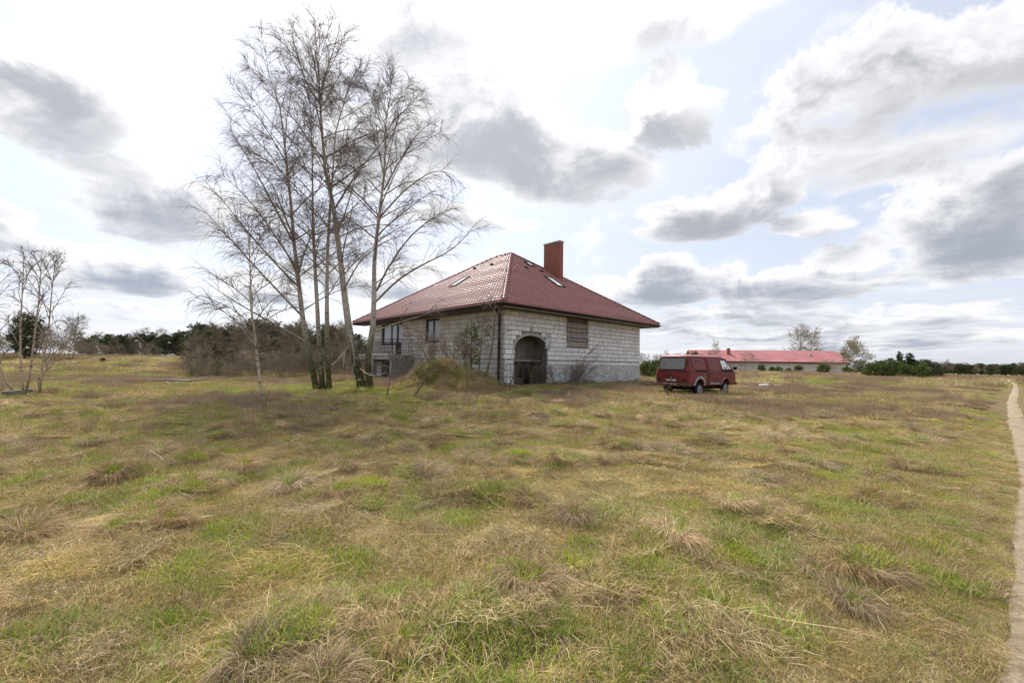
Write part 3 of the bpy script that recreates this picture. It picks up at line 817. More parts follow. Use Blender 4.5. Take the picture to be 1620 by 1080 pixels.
# ------------------------------------------------------------------ branching
def unit(v): return v / (np.linalg.norm(v, axis=-1, keepdims=True) + 1e-9)
def grow(start, d, L, K, grav, gnarl, gr, ramp=1.0):
    """N polylines of K points: direction d bends by grav (per unit of the way) and wanders"""
    N = len(start); P = np.zeros((N, K, 3)); P[:, 0] = start; d = unit(np.asarray(d, float)).copy()
    L = np.broadcast_to(np.asarray(L, float), (N,)); grav = np.broadcast_to(np.asarray(grav, float), (N,))
    for k in range(1, K):
        P[:, k] = P[:, k - 1] + d * (L / (K - 1))[:, None]
        d = d + gr.normal(0, gnarl, (N, 3)); d[:, 2] += grav * (k / (K - 1)) ** ramp
        d = unit(d)
    return P
def along(P, t):
    """points and directions at fractions t (N,) of polylines P (N,K,3)"""
    K = P.shape[1]; f = np.clip(t, 0, .9999) * (K - 1); i = f.astype(int); w = (f - i)[:, None]; n = np.arange(len(P))
    a, b = P[n, i], P[n, i + 1]
    return a * (1 - w) + b * w, unit(b - a)
def perp_dir(d, gr, ang):
    """turn d by ang (N,) about a random axis"""
    r = unit(gr.normal(0, 1, d.shape)); s = unit(r - (r * d).sum(1, keepdims=True) * d)
    return d * np.cos(ang)[:, None] + s * np.sin(ang)[:, None]
def smooth_line(pts, n):
    pts = np.array(pts, float); s = np.r_[0, np.cumsum(np.linalg.norm(np.diff(pts, axis=0), axis=1))]
    t = np.linspace(0, s[-1], n); out = np.stack([np.interp(t, s, pts[:, i]) for i in range(3)], 1)
    for _ in range(2):
        out[1:-1] = .25 * out[:-2] + .5 * out[1:-1] + .25 * out[2:]
    return out
def set_h(me, z0):
    """height above the base, as a mesh attribute for the bark"""
    n = len(me.vertices); co = np.empty(n * 3, np.float32); me.vertices.foreach_get('co', co)
    a = me.attributes.new('h', 'FLOAT', 'POINT'); a.data.foreach_set('value', co.reshape(-1, 3)[:, 2] - z0)

def birch(label, stem, r0, seed, reach, npr=34, lo=.22, nsec=11, ntw=9, twl=.75, young=False, extra=None, group='birches left of the house', name='birch_tree', side=None, upright=0.):
    """stem: list of world points from base to top"""
    gr = np.random.default_rng(seed)
    sel = np.r_[0:12, np.linspace(12, 89, 28).round().astype(int)]; T = smooth_line(stem, 90)[sel]; base = T[0].copy()
    root = empty(name, base, 0, label, 'tree', group); r0 = r0 * (.8 if r0 > .1 else 1.)
    Tl = T - base
    s = sel / 89.; rad = r0 * (1 - s) ** 1.05 + .008; rad = rad * (1 + (.45 if not young else .2) * np.exp(-(Tl[:, 2] - Tl[0, 2]) / .22))
    down = Tl[0] + np.array([0, 0, -.35])
    Pt = np.concatenate([[down], Tl]); rt = np.r_[rad[0] * 1.1, rad]
    v, q = tubes_np(Pt[None], rt[None], 10); me = fast_mesh('trunk', v, q, None, True); set_h(me, 0.)
    put('trunk', me, M['young_birch' if young else ('twig_pale' if r0 < .06 else 'birch')], root)
    H = Tl[-1, 2]
    # limbs
    t1 = np.sort(lo + (.985 - lo) * gr.random(npr) ** .9)
    fi = np.minimum(np.interp(t1, s, np.arange(40)), 38.99); i0 = fi.astype(int); st = Tl[i0] + (Tl[np.minimum(i0 + 1, 39)] - Tl[i0]) * (fi - i0)[:, None]
    azm = np.arange(npr) * 2.4 + gr.normal(0, .5, npr)
    rise = upright + .62 + .55 * t1 + gr.normal(0, .12, npr)
    d = np.stack([np.cos(azm), np.sin(azm), rise], 1)
    if side is not None: d[:, 0] += side * (gr.random(npr) < .5) * .9
    prof = np.sin(np.clip((t1 - lo) / (1 - lo) * .86 + .16, 0, 1) * math.pi) ** .7
    L1 = reach * (.30 + .85 * prof) * gr.uniform(.7, 1.15, npr)
    P1 = grow(st, d, L1, 12, -.07 - .05 * (1 - t1), .045, gr)
    if extra is not None:
        E = np.array([smooth_line([np.array(p) - base for p in e], 12) for e in extra]); P1 = np.concatenate([P1, E])
        L1 = np.r_[L1, np.linalg.norm(np.diff(E, axis=1), axis=2).sum(1)]; t1 = np.r_[t1, np.full(len(E), .35)]; st = P1[:, 0]
        i0 = np.r_[i0, np.full(len(E), 14)]
    n1 = len(P1)
    kk = np.linspace(0, 1, 12)[None]
    rb = np.minimum(rad[i0] * .42, .007 + .007 * L1)
    R1 = rb[:, None] * (1 - kk) ** .8 + .005
    parts = [tubes_np(P1, R1, 5)]
    # secondary branches
    idx = np.sort(gr.choice(n1, n1 * nsec, p=L1 ** 1.25 / (L1 ** 1.25).sum())); t2 = gr.uniform(.14, .98, len(idx))
    st2, d2 = along(P1[idx], t2)
    d2 = perp_dir(d2, gr, gr.uniform(.45, .95, len(idx))); d2[:, 2] += .05
    L2 = np.minimum(L1[idx], 3.6) * gr.uniform(.18, .46, len(idx)) * (1.15 - .5 * t2)
    P2 = grow(st2, d2, L2, 7, -.16, .06, gr)
    R2 = (.0045 + .0035 * L2)[:, None] * (1 - np.linspace(0, 1, 7)[None]) ** .8 + .003
    parts.append(tubes_np(P2, R2, 3))
    v, q = merge(parts); put('limbs', fast_mesh('limbs', v, q, None, True), M['limb'], root)
    # fine hanging twigs
    idx = np.repeat(np.arange(len(P2)), ntw); t3 = gr.uniform(.12, 1, len(idx))
    st3, d3 = along(P2[idx], t3)
    d3 = perp_dir(d3, gr, gr.uniform(.25, .9, len(idx)))
    L3 = twl * gr.uniform(.35, 1.2, len(idx))
    P3 = grow(st3, d3, L3, 5, gr.uniform(-1.3, -.2, len(idx)), .10, gr)
    # twigs at the limb tips too
    idx = np.repeat(np.arange(n1), 10); st4, d4 = along(P1[idx], gr.uniform(.55, 1, len(idx)))
    P4 = grow(st4, perp_dir(d4, gr, gr.uniform(.2, .8, len(idx))), twl * gr.uniform(.5, 1.3, len(idx)), 5, -.4, .10, gr)
    P3 = np.concatenate([P3, P4])
    R3 = np.full((len(P3), 1), .0044) * np.array([[1, .9, .75, .6, .4]])
    v, q = tubes_np(P3, R3, 3)
    tag(put('twigs', fast_mesh('twigs', v, q), M['twig'], root), kind='stuff')
    return root

def stem_px(pts, Y, seed, wob=.25):
    """photo pixels of a stem standing at depth Y, with a little depth wander"""
    gr = np.random.default_rng(seed); out = []
    for i, (x, y) in enumerate(pts):
        out.append(at_Y(x, y, Y + (gr.normal(0, wob) if i else 0)))
    p = out[0]; p[2] = float(surf_z(p[0], p[1])) - .02
    return out
g1_ = on_ground(508, 619); g2_ = on_ground(580, 615); g3_ = on_ground(421, 651); g4_ = on_ground(35, 629)
Y1, Y2, Y3, Y4 = g1_[1], g2_[1], g3_[1], g4_[1]
def lim(pts, Y, dy=0):
    return [at_Y(x, y, Y + dy * i / (len(pts) - 1)) for i, (x, y) in enumerate(pts)]
birch('slim leaning birch, leftmost of the tall clump, with long limbs arching left',
      stem_px([(502, 619), (494, 585), (487, 553), (478, 497), (472, 443), (465, 383), (460, 320), (452, 245), (447, 201), (442, 164), (428, 126), (416, 88)], Y1, 1), .17, 11, 3.3, 34, .2, ntw=13, twl=1.0,
      extra=[lim([(478, 500), (430, 450), (375, 390), (335, 345), (308, 318)], Y1, -1.), lim([(473, 455), (420, 400), (370, 340), (340, 300), (322, 285)], Y1, .8), lim([(484, 540), (420, 505), (360, 470), (318, 440)], Y1, -.5), lim([(470, 425), (420, 350), (385, 305), (350, 275)], Y1, -1.5), lim([(465, 385), (420, 300), (385, 235), (360, 200)], Y1, 1.2)])
birch('straight birch, second from the left in the clump, fine upright crown',
      stem_px([(511, 618), (505, 553), (502, 487), (498, 417), (495, 350), (494, 252), (492, 195), (490, 148)], Y1 + .25, 2), .15, 12, 2.6, 28, .3, twl=.9)
birch('birch with mossy stem just left of the forked pair of trunks',
      stem_px([(521, 617), (518, 553), (517, 487), (518, 400), (522, 330), (528, 252), (530, 211), (544, 164), (556, 122)], Y1 + .1, 3), .15, 13, 2.8, 28, .3, twl=.9)
birch('tallest birch, pale leaning trunk, forked top reaching above all others',
      stem_px([(573, 615), (562, 567), (552, 520), (545, 467), (540, 423), (533, 367), (526, 320), (514, 267), (510, 214), (507, 176), (505, 125), (501, 92), (493, 58)], Y2, 4, .15), .23, 14, 3.6, 40, .28, twl=.95,
      extra=[lim([(507, 160), (513, 122), (528, 80), (538, 40)], Y2, .4), lim([(506, 165), (485, 134), (471, 92), (459, 45)], Y2, -.3), lim([(543, 460), (570, 410), (610, 380), (640, 372)], Y2, -1.), lim([(530, 330), (560, 280), (600, 230), (640, 185)], Y2, -1.2)])
birch('birch nearest the house, limbs spreading right over its roof corner',
      stem_px([(585, 612), (582, 567), (590, 517), (592, 467), (592, 417), (596, 373), (602, 325), (608, 275), (610, 220), (609, 189), (620, 150)], Y2 - .1, 5, .15), .19, 15, 3.3, 32, .3, ntw=12, twl=1.0,
      extra=[lim([(596, 460), (612, 425), (650, 370), (690, 340), (730, 325)], Y2, -1.4), lim([(594, 478), (630, 440), (680, 412), (720, 395), (755, 350)], Y2, .6), lim([(590, 525), (625, 512), (665, 500), (700, 488)], Y2, -.8), lim([(600, 345), (640, 300), (690, 265), (722, 280)], Y2, -.6), lim([(608, 300), (640, 240), (665, 205), (690, 190)], Y2, .6)])
birch('short thin young birch standing alone in front of the clump',
      stem_px([(421, 652), (412, 610), (407, 567), (402, 520), (397, 487), (396, 433), (394, 383), (392, 345)], Y3, 6, .05), .043, 16, 1.7, 20, .30, 8, 6, .5, True, group='young birches', name='young_birch')
# multi-stemmed young birches at the left edge
left_st = [([(38, 630), (33, 580), (32, 520), (36, 450), (38, 400)], .05, 'pale stem on the left of the clump near the left edge'),
           ([(40, 630), (48, 585), (55, 530), (62, 470), (66, 405)], .055, 'middle leaning pale stem of the clump near the left edge'),
           ([(62, 622), (68, 575), (77, 520), (82, 460), (88, 410)], .05, 'right-hand pale stem of the clump near the left edge'),
           ([(30, 628), (10, 605), (-8, 560), (-14, 500), (-10, 420)], .055, 'mossy stem leaning out of the picture at the left edge'),
           ([(64, 624), (60, 600), (75, 585), (95, 560), (120, 520)], .03, 'low crooked birch shoot beside the clump at the left edge')]
for i, (p, r, lb) in enumerate(left_st):
    birch('young birch, ' + lb, stem_px(p, Y4 + .3 * i - .5, 30 + i, .05), r * .58, 40 + i, 1.2, 12, .25, 4, 3, .4, True, group='young birches', name='young_birch', upright=1.1)
# pale sapling by the house corner
def sapling(label, pts, Y, r, seed, reach=.9, n=10, young=False, group='saplings by the house'):
    return birch(label, stem_px(pts, Y, seed, .03), r, seed, reach, n, .3, 6, 4, .35, young, group=group, name='sapling')
sapling('pale yellowish sapling with cut top by the house corner', [(768, 600), (775, 570), (781, 530), (783, 495), (784, 470)], 19.9, .05, 51)
sapling('thin pale sapling left of the cut one, before the block wall', [(757, 598), (760, 560), (763, 520), (765, 484)], 20.4, .022, 52, .6)
sapling('crooked sapling growing on the front of the earth mound', [(655, 639), (663, 615), (676, 592), (680, 575), (668, 552), (666, 530)], 17.3, .04, 53, .9)
sapling('dark thin sapling at the left foot of the mound', [(611, 636), (615, 610), (620, 580), (622, 560)], 17.6, .02, 54, .5)
sapling('slender sapling at the right foot of the mound', [(737, 630), (738, 600), (738, 570), (740, 545)], 17.4, .02, 55, .6)

# ------------------------------------------------------------------ bare shrubs
def shrub_mesh(seed, h=2.0, spread=1.0, nst=14, r=.012, nsec=9, ntw=4):
    gr = np.random.default_rng(seed); a = gr.uniform(0, 6.28, nst)
    st = np.stack([np.cos(a) * .12 * spread, np.sin(a) * .12 * spread, np.full(nst, -.05)], 1)
    d = np.stack([np.cos(a) * spread * gr.uniform(.15, .8, nst), np.sin(a) * spread * gr.uniform(.15, .8, nst), np.ones(nst)], 1)
    L = h * gr.uniform(.6, 1.1, nst)
    P = grow(st, d, L, 10, .02, .07, gr); k = np.linspace(0, 1, 10)[None]
    parts = [tubes_np(P, r * (1 - .8 * k) * np.ones((nst, 1)), 4)]
    idx = np.repeat(np.arange(nst), nsec); s2, d2 = along(P[idx], gr.uniform(.2, .98, len(idx)))
    P2 = grow(s2, perp_dir(d2, gr, gr.uniform(.4, .9, len(idx))), h * gr.uniform(.12, .34, len(idx)), 6, .04, .09, gr)
    parts.append(tubes_np(P2, np.full((len(P2), 6), r * .36) * (1 - .6 * np.linspace(0, 1, 6)), 3))
    idx = np.repeat(np.arange(len(P2)), ntw); s3, d3 = along(P2[idx], gr.uniform(.2, 1, len(idx)))
    P3 = grow(s3, perp_dir(d3, gr, gr.uniform(.3, .9, len(idx))), h * gr.uniform(.05, .14, len(idx)), 4, 0, .1, gr)
    parts.append(tubes_np(P3, np.full((len(P3), 4), r * .25), 3))
    v, q = merge(parts); return fast_mesh('shrub', v, q)
SH = [shrub_mesh(60, 1.9, 2.6, 34, .013, 10, 5), shrub_mesh(61, 1.6, .9, 12, .012), shrub_mesh(62, 1.3, .8, 10, .010)]
for m_ in SH: m_.materials.append(M['twig_pale'])
def shrub(px, py, k, sc, label, Y=None, group=None):
    p = on_ground(px, py) if Y is None else at_Y(px, py, Y)
    o = put('bare_shrub', SH[k], None, None, (p[0], p[1], float(surf_z(p[0], p[1])) - .03)); o.scale = (sc, sc, sc); o.rotation_euler = (0, 0, px)
    return tag(o, label, 'shrub', group)
shrub(886, 609, 0, 1.3, 'wide leafless shrub spreading before the wall right of the arch')
shrub(846, 611, 1, .9, 'leafless shrub at the right foot of the arched entrance')
shrub(800, 613, 1, 1.0, 'thin leafless shrub hugging the near house corner', 20.4)
shrub(715, 600, 1, 1.1, 'leafless shrub on the mound before the balcony wall', 20.6)
shrub(690, 590, 2, 1.1, 'leafless shrub on top of the mound', 20.2)
shrub(735, 600, 2, 1.2, 'thin leafless shrub between the mound top and the small pine', 20.2)
shrub(668, 588, 1, .9, 'leafless shrub on the left shoulder of the mound', 20.2)
shrub(1060, 628, 2, .45, 'low brown shrub in the grass below the van bumper')
# dead white branches lying in the birch clump
for i, (pts, Y, lb) in enumerate((([(525, 578), (540, 562), (551, 548)], 18.2, 'pale broken branch leaning between the two birch clumps'), ([(545, 555), (544, 570), (543, 582)], 18.3, 'short pale branch hanging left of the tallest birch'),
                                  ([(553, 528), (558, 545), (561, 570), (560, 580)], 18.2, 'long dead branch hanging against the tallest birch'), ([(570, 583), (580, 592), (596, 596), (612, 588)], 18.2, 'curved dead branch before the balcony pillar'))):
    P = smooth_line([at_Y(x, y, Y) for x, y in pts], 8); c = P.mean(0)
    v, q = tubes_np((P - c)[None], np.linspace(.022, .010, 8)[None], 6)
    tag(put('dead_branch', fast_mesh('dead_branch', v, q, None, True), M['deadwood'], None, c), lb, 'branch')

# ------------------------------------------------------------------ conifers and far trees (prototypes, then linked copies)
def needles(P, n_dir, size, gr, per=6, wf=1.):
    """little needle sprays: thin triangles/quads round points P"""
    N = len(P); c = np.repeat(P, per, 0); d = unit(np.repeat(n_dir, per, 0) + gr.normal(0, .6, (N * per, 3)))
    s = unit(np.cross(d, gr.normal(0, 1, d.shape))); L = size * gr.uniform(.6, 1.3, len(c)); w = L * gr.uniform(.13, .24, len(c)) * wf
    v = np.stack([c - s * w[:, None], c + s * w[:, None], c + d * L[:, None] + s * w[:, None] * .5, c + d * L[:, None] - s * w[:, None] * .5], 1)
    return v.reshape(-1, 3), np.arange(len(c) * 4).reshape(-1, 4)
def pine_parts(seed, h, crown_lo, rad, n, size, conic=False, per=6, wf=1.):
    gr = np.random.default_rng(seed)
    T = np.stack([gr.normal(0, .012 * h, 9).cumsum() * .4, gr.normal(0, .012 * h, 9).cumsum() * .4, np.linspace(-.2, h * .97, 9)], 1)
    tr = [tubes_np(T[None], (np.linspace(.020 * h, .004 * h, 9))[None], 6)]
    # limbs
    nb = 34 if conic else 22
    t = np.linspace(crown_lo, .96, nb); az_ = np.arange(nb) * 2.4 + gr.normal(0, .3, nb)
    st = np.stack([np.interp(t, np.linspace(0, 1, 9), T[:, i]) for i in range(3)], 1)
    Lb = rad * ((1.04 - t) / (1.04 - crown_lo) if conic else np.sin(np.clip((t - crown_lo) / (1 - crown_lo) * .8 + .22, 0, 1) * math.pi) ** .8 * gr.uniform(.6, 1.15, nb))
    d = np.stack([np.cos(az_), np.sin(az_), np.full(nb, -.05 if conic else .45)], 1)
    B = grow(st, d, Lb, 6, .05 if conic else .1, .05, gr)
    tr.append(tubes_np(B, np.linspace(1, .3, 6)[None] * (.006 * h), 4))
    wts = Lb / Lb.sum(); idx = gr.choice(nb, n, p=wts); tt = gr.uniform(.25, 1.02, n) ** .7
    c, dd = along(B[idx], tt)
    c = c + gr.normal(0, 1, c.shape) * (np.array([.10, .10, .035]) if conic else np.array([.17, .17, .13])) * rad
    v, q = needles(c, unit(dd + np.array([0, 0, .5])), size, gr, per, wf)
    return merge(tr), (v, q)
def bare_parts(seed, h, spread, npr=20, nsec=9, ntw=6, lo=.25, r=.011):
    gr = np.random.default_rng(seed)
    T = np.stack([gr.normal(0, .014 * h, 9).cumsum(), gr.normal(0, .014 * h, 9).cumsum(), np.linspace(-.2, h * .93, 9)], 1)
    tr = [tubes_np(T[None], (np.linspace(r * h, .0025 * h, 9))[None], 6)]
    t = np.linspace(lo, .97, npr); a = np.arange(npr) * 2.4 + gr.normal(0, .4, npr)
    st = np.stack([np.interp(t, np.linspace(0, 1, 9), T[:, i]) for i in range(3)], 1)
    L = spread * (1.1 - .75 * t) * gr.uniform(.7, 1.2, npr)
    P = grow(st, np.stack([np.cos(a), np.sin(a), .7 + .5 * t], 1), L, 7, .03, .07, gr)
    tr.append(tubes_np(P, np.linspace(1, .25, 7)[None] * (.0045 * h * (1.2 - t))[:, None], 4))
    idx = np.repeat(np.arange(npr), nsec); s2, d2 = along(P[idx], gr.uniform(.15, 1, len(idx)))
    P2 = grow(s2, perp_dir(d2, gr, gr.uniform(.4, .9, len(idx))), L[idx] * gr.uniform(.25, .5, len(idx)), 5, .02, .09, gr)
    tr.append(tubes_np(P2, np.full((len(P2), 5), .0016 * h) * (1 - .5 * np.linspace(0, 1, 5)), 3))
    idx = np.repeat(np.arange(len(P2)), ntw); s3, d3 = along(P2[idx], gr.uniform(.1, 1, len(idx)))
    P3 = grow(s3, perp_dir(d3, gr, gr.uniform(.3, .9, len(idx))), spread * gr.uniform(.10, .24, len(idx)), 3, 0, .12, gr)
    tr.append(tubes_np(P3, np.full((len(P3), 3), .0011 * h), 3))
    return merge(tr), P3[:, -1]
PROTO = {}
def proto(key, wood, leaf=None, mats=None):
    w = fast_mesh('trunk', *wood); w.materials.append(mats[0]); l = None
    if leaf is not None:
        l = fast_mesh('crown', *leaf); l.materials.append(mats[1])
    PROTO[key] = (w, l)
for i in range(3): proto('pine%d' % i, *pine_parts(100 + i, 9., .10, 2.4, 1100, .36), mats=(M['bark'], M['pine']))
for i in range(2): proto('bush%d' % i, *pine_parts(110 + i, 3., .05, 1.5, 900, .24), mats=(M['bark'], M['pine_bright']))
for i in range(2): proto('spruce%d' % i, *pine_parts(120 + i, 8., .08, 1.9, 1500, .34, True), mats=(M['bark'], M['spruce']))
for i in range(4): proto('bare%d' % i, bare_parts(130 + i, 7., 3.0)[0], None, (M['bare'],))
for i in range(2): proto('scrub%d' % i, bare_parts(140 + i, 3.4, 2.4, 22, 10, 8, .03, .009)[0], None, (M['bare'],))
_w, _tips = bare_parts(150, 6.5, 3.6, 26, 11, 5, .12)
proto('sprig', *pine_parts(115, 2.6, .12, .62, 300, .15, False, 9, .3), mats=(M['bark'], M['pine_bright']))
proto('willow', _w, needles(_tips, unit(_tips + np.array([0, 0, 1.])), .22, np.random.default_rng(5), 3), (M['bare'], M['blossom']))
proto('broad', bare_parts(151, 11., 5.2, 26, 9, 6, .2)[0], None, (M['bare'],))
def tree(key, x, y, sc, label, name, group=None, z=None, rz=None, sxy=1.0, cat='tree'):
    w, l = PROTO[key]; z = float(surf_z(x, y)) if z is None else z
    if l is None:
        o = put(name, w, None, None, (x, y, z))
    else:
        o = empty(name, (x, y, z)); put('trunk', w, None, o); put('crown', l, None, o)
    o.scale = (sc * sxy, sc * sxy, sc); o.rotation_euler = (0, 0, rng.uniform(0, 6.28) if rz is None else rz)
    return tag(o, label, cat, group)
def tree_px(key, px, top, Y, h0, label, name, group=None, sxy=1., cat='tree', base=None):
    """a tree standing at depth Y whose top reaches pixel row `top`"""
    p = at_Y(px, top, Y); z = float(surf_z(p[0], p[1])); h = p[2] - z
    return tree(key, p[0], p[1], h / h0, label, name, group, sxy=sxy, cat=cat)
rt_ = np.random.default_rng(77)
# wood behind the birches: bare scrub in front, pines behind
for i in range(24):
    px = 300 + 285 * (i + rt_.random()) / 24; k = i % 4
    tree_px('bare%d' % k, px, 530 + rt_.uniform(-16, 16) - 6 * math.sin((px - 300) / 285 * 3.1), 40 + rt_.uniform(-3, 10), 6.8, 'bare brown tree in the thicket behind the tall birches', 'bare_tree', 'bare trees of the thicket behind the birches', sxy=.9)
for i in range(20):
    px = 305 + 275 * (i + rt_.random()) / 20
    tree_px('pine%d' % (i % 3), px, 507 + rt_.uniform(-6, 12) + 12 * abs(px - 400) / 170, 50 + rt_.uniform(-3, 8), 9., 'dark pine rising behind the thicket left of the house', 'pine_tree', 'pines behind the thicket', sxy=1.15)
for i in range(40):
    px = 292 + 290 * (i + rt_.random()) / 40
    tree_px('scrub%d' % (i % 2), px, 568 + rt_.uniform(-12, 10), 33 + rt_.uniform(-2, 4), 3.3, 'low brown scrub bush at the edge of the thicket behind the birches', 'scrub_bush', 'scrub bushes edging the thicket', cat='bush')
for px, top, lb in ((318, 571, 'small green pine at the left edge of the thicket'), (346, 566, 'green young pine standing before the thicket'), (305, 580, 'lowest small pine left of the thicket')):
    tree_px('sprig', px, top, 33, 2.6, lb, 'young_pine', sxy=1.3)
# far belt on the left
for i in range(26):
    px = 128 + 190 * (i + rt_.random()) / 26; y = 533 - 7 * min(1, max(0, (px - 150) / 80)) + rt_.uniform(-5, 6)
    kd = ('pine0', 'pine1', 'bare1', 'pine2', 'bare2')[i % 5]
    pine_ = kd.startswith('pine')
    tree_px(kd, px, y, 84 + rt_.uniform(-4, 8), 9. if pine_ else 6.8, 'green pine in the far belt across the left meadow' if pine_ else 'bare tree in the far belt across the left meadow', 'pine_tree' if pine_ else 'bare_tree', 'pines of the far left belt' if pine_ else 'bare trees of the far left belt', sxy=1.15)
for i in range(22):
    px = 122 + 200 * (i + rt_.random()) / 22
    tree_px('scrub%d' % (i % 2), px, 549 + rt_.uniform(-6, 4), 80 + rt_.uniform(-3, 3), 3.3, 'low scrub bush under the far belt across the left meadow', 'scrub_bush', 'scrub under the far left belt', cat='bush')
# brown brush at the far left
for i in range(14):
    px = -30 + 160 * (i + rt_.random()) / 14
    tree_px('bare%d' % (i % 4), px, 520 + rt_.uniform(-10, 18) + (12 if px > 85 else 0), 62 + rt_.uniform(-4, 6), 6.8, 'bare brown tree in the brush behind the left birches', 'bare_tree', 'bare trees of the far left brush', sxy=1.3)
tree_px('pine1', 45, 492, 60, 9., 'dark round-topped pine behind the left birch stems', 'pine_tree', sxy=1.0)
tree_px('bare3', 112, 504, 58, 6.8, 'pale lone bare tree right of the dark brush at far left', 'bare_tree')
tree_px('bush0', 163, 566, 56, 3., 'tiny dark conifer alone in the left meadow', 'young_pine', sxy=.8)
tree_px('pine2', 318, 509, 50, 9., 'dark pine at the left end of the thicket', 'pine_tree', sxy=1.2)
# wood right of the house, behind the van
for i in range(20):
    px = 1000 + 125 * (i + rt_.random()) / 20
    tree_px('bare%d' % (i % 4), px, 560 + rt_.uniform(-3, 4), 85 + rt_.uniform(-4, 8), 6.8, 'bare tree of the brown wood seen between house and van', 'bare_tree', 'bare trees between house and van', sxy=.8)
tree_px('bush0', 1024, 572, 46, 3., 'bright green pine bush just right of the house wall', 'young_pine', sxy=1.1)
tree_px('bush1', 1040, 570, 44, 3., 'darker green pine bush between house wall and van', 'young_pine', sxy=1.0)
tree_px('pine0', 1098, 554, 55, 9., 'dark pine top showing above the van roof', 'pine_tree', sxy=1.5)
# far wood along the right horizon
for i in range(64):
    px = 1440 + 215 * (i + rt_.random()) / 64
    kd = ('pine0', 'bare1', 'pine1', 'pine2', 'bare3')[i % 5]; pine_ = kd.startswith('pine')
    tree_px(kd, px, 575 + rt_.uniform(-2.5, 3.5), 195 + rt_.uniform(-8, 25), 9. if pine_ else 6.8, 'dark pine in the far wood along the right horizon' if pine_ else 'bare tree in the far wood along the right horizon', 'pine_tree' if pine_ else 'bare_tree', 'pines of the far right wood' if pine_ else 'bare trees of the far right wood', sxy=1.2)
for i in range(22):
    px = 1130 + 320 * (i + rt_.random()) / 22
    tree_px('pine%d' % (i % 3), px, 556 + rt_.uniform(-3, 3) + (12 if px > 1340 else 0), 190 + rt_.uniform(-8, 10), 9., 'distant pine behind the long red-roofed barn', 'pine_tree', 'distant pines behind the barn', sxy=1.1)
# conifers right of the barn
tree_px('spruce0', 1423, 554, 62, 8., 'left-hand pointed dark spruce of the pair right of the barn', 'spruce_tree', sxy=1.0)
tree_px('spruce1', 1441, 556, 60, 8., 'right-hand pointed dark spruce of the pair right of the barn', 'spruce_tree', sxy=1.2)
for i, (px, top, Y, k, lb, s_) in enumerate(((1378, 574, 58, 'bush0', 'leftmost low green pine bush in the row right of the barn', .9), (1395, 571, 57, 'bush1', 'second low green pine bush right of the barn', .9), (1415, 571, 56, 'bush0', 'green pine bush in front of the two spruces', .85),
        (1432, 577, 54, 'bush1', 'small green pine bush low before the right spruce', .9), (1460, 579, 53, 'bush0', 'small round bright pine bush at the right end of the row', .9), (1448, 571, 60, 'bush1', 'pine bush between the right spruce and the dark pine', 1.2))):
    tree_px(k, px, top, Y, 3., lb, 'young_pine', sxy=s_)
tree_px('pine1', 1465, 567, 60, 9., 'broad dark pine right of the spruces', 'pine_tree', sxy=1.5)
tree_px('pine0', 1478, 571, 62, 9., 'rightmost dark pine of the group right of the barn', 'pine_tree', sxy=1.5)
tree_px('bare2', 1500, 570, 70, 6.8, 'thin pale bare tree alone on the right horizon', 'bare_tree', sxy=.35)
# trees round the barn
tree_px('broad', 1262, 523, 128, 10.4, 'large bare spreading tree behind the barn ridge', 'bare_tree', sxy=1.05)
tree_px('broad', 1285, 526, 130, 10.4, 'large bare tree right beside the spreading one behind the barn', 'bare_tree', sxy=1.0)
tree_px('willow', 1350, 545, 88, 6.1, 'pale flowering willow covering the right end of the barn', 'willow_tree', sxy=.95)
tree_px('scrub0', 1185, 562, 84, 3.3, 'large leafless grey bush before the barn beside the van', 'bare_bush', sxy=1.2, cat='bush')
tree_px('scrub1', 1310, 572, 86, 3.3, 'leafless bush before the right part of the barn wall', 'bare_bush', sxy=1.2, cat='bush')
tree_px('bare0', 1130, 543, 100, 6.8, 'thin bare tree above the left end of the barn roof', 'bare_tree', sxy=.7)
for px, top, lb in ((1205, 577, 'first small round pine from the left before the barn wall'), (1222, 580, 'second small pine from the left before the barn wall'), (1232, 580, 'third small pine from the left before the barn wall'), (1248, 582, 'tiny fourth pine before the barn wall'), (1263, 578, 'fifth pine from the left before the barn wall'), (1302, 575, 'dark young pine near the right end of the barn wall'), (1340, 580, 'small dark pine under the flowering willow')):
    tree_px('bush%d' % (int(px) % 2), px, top, 78, 3., lb, 'young_pine', 'small pines before the barn', sxy=1.0)
# small slender pine before the balcony wall
p_ = at_Y(745, 598, 20.6)
tree('sprig', p_[0], p_[1], .95, 'slender young pine standing before the balcony wall', 'young_pine')

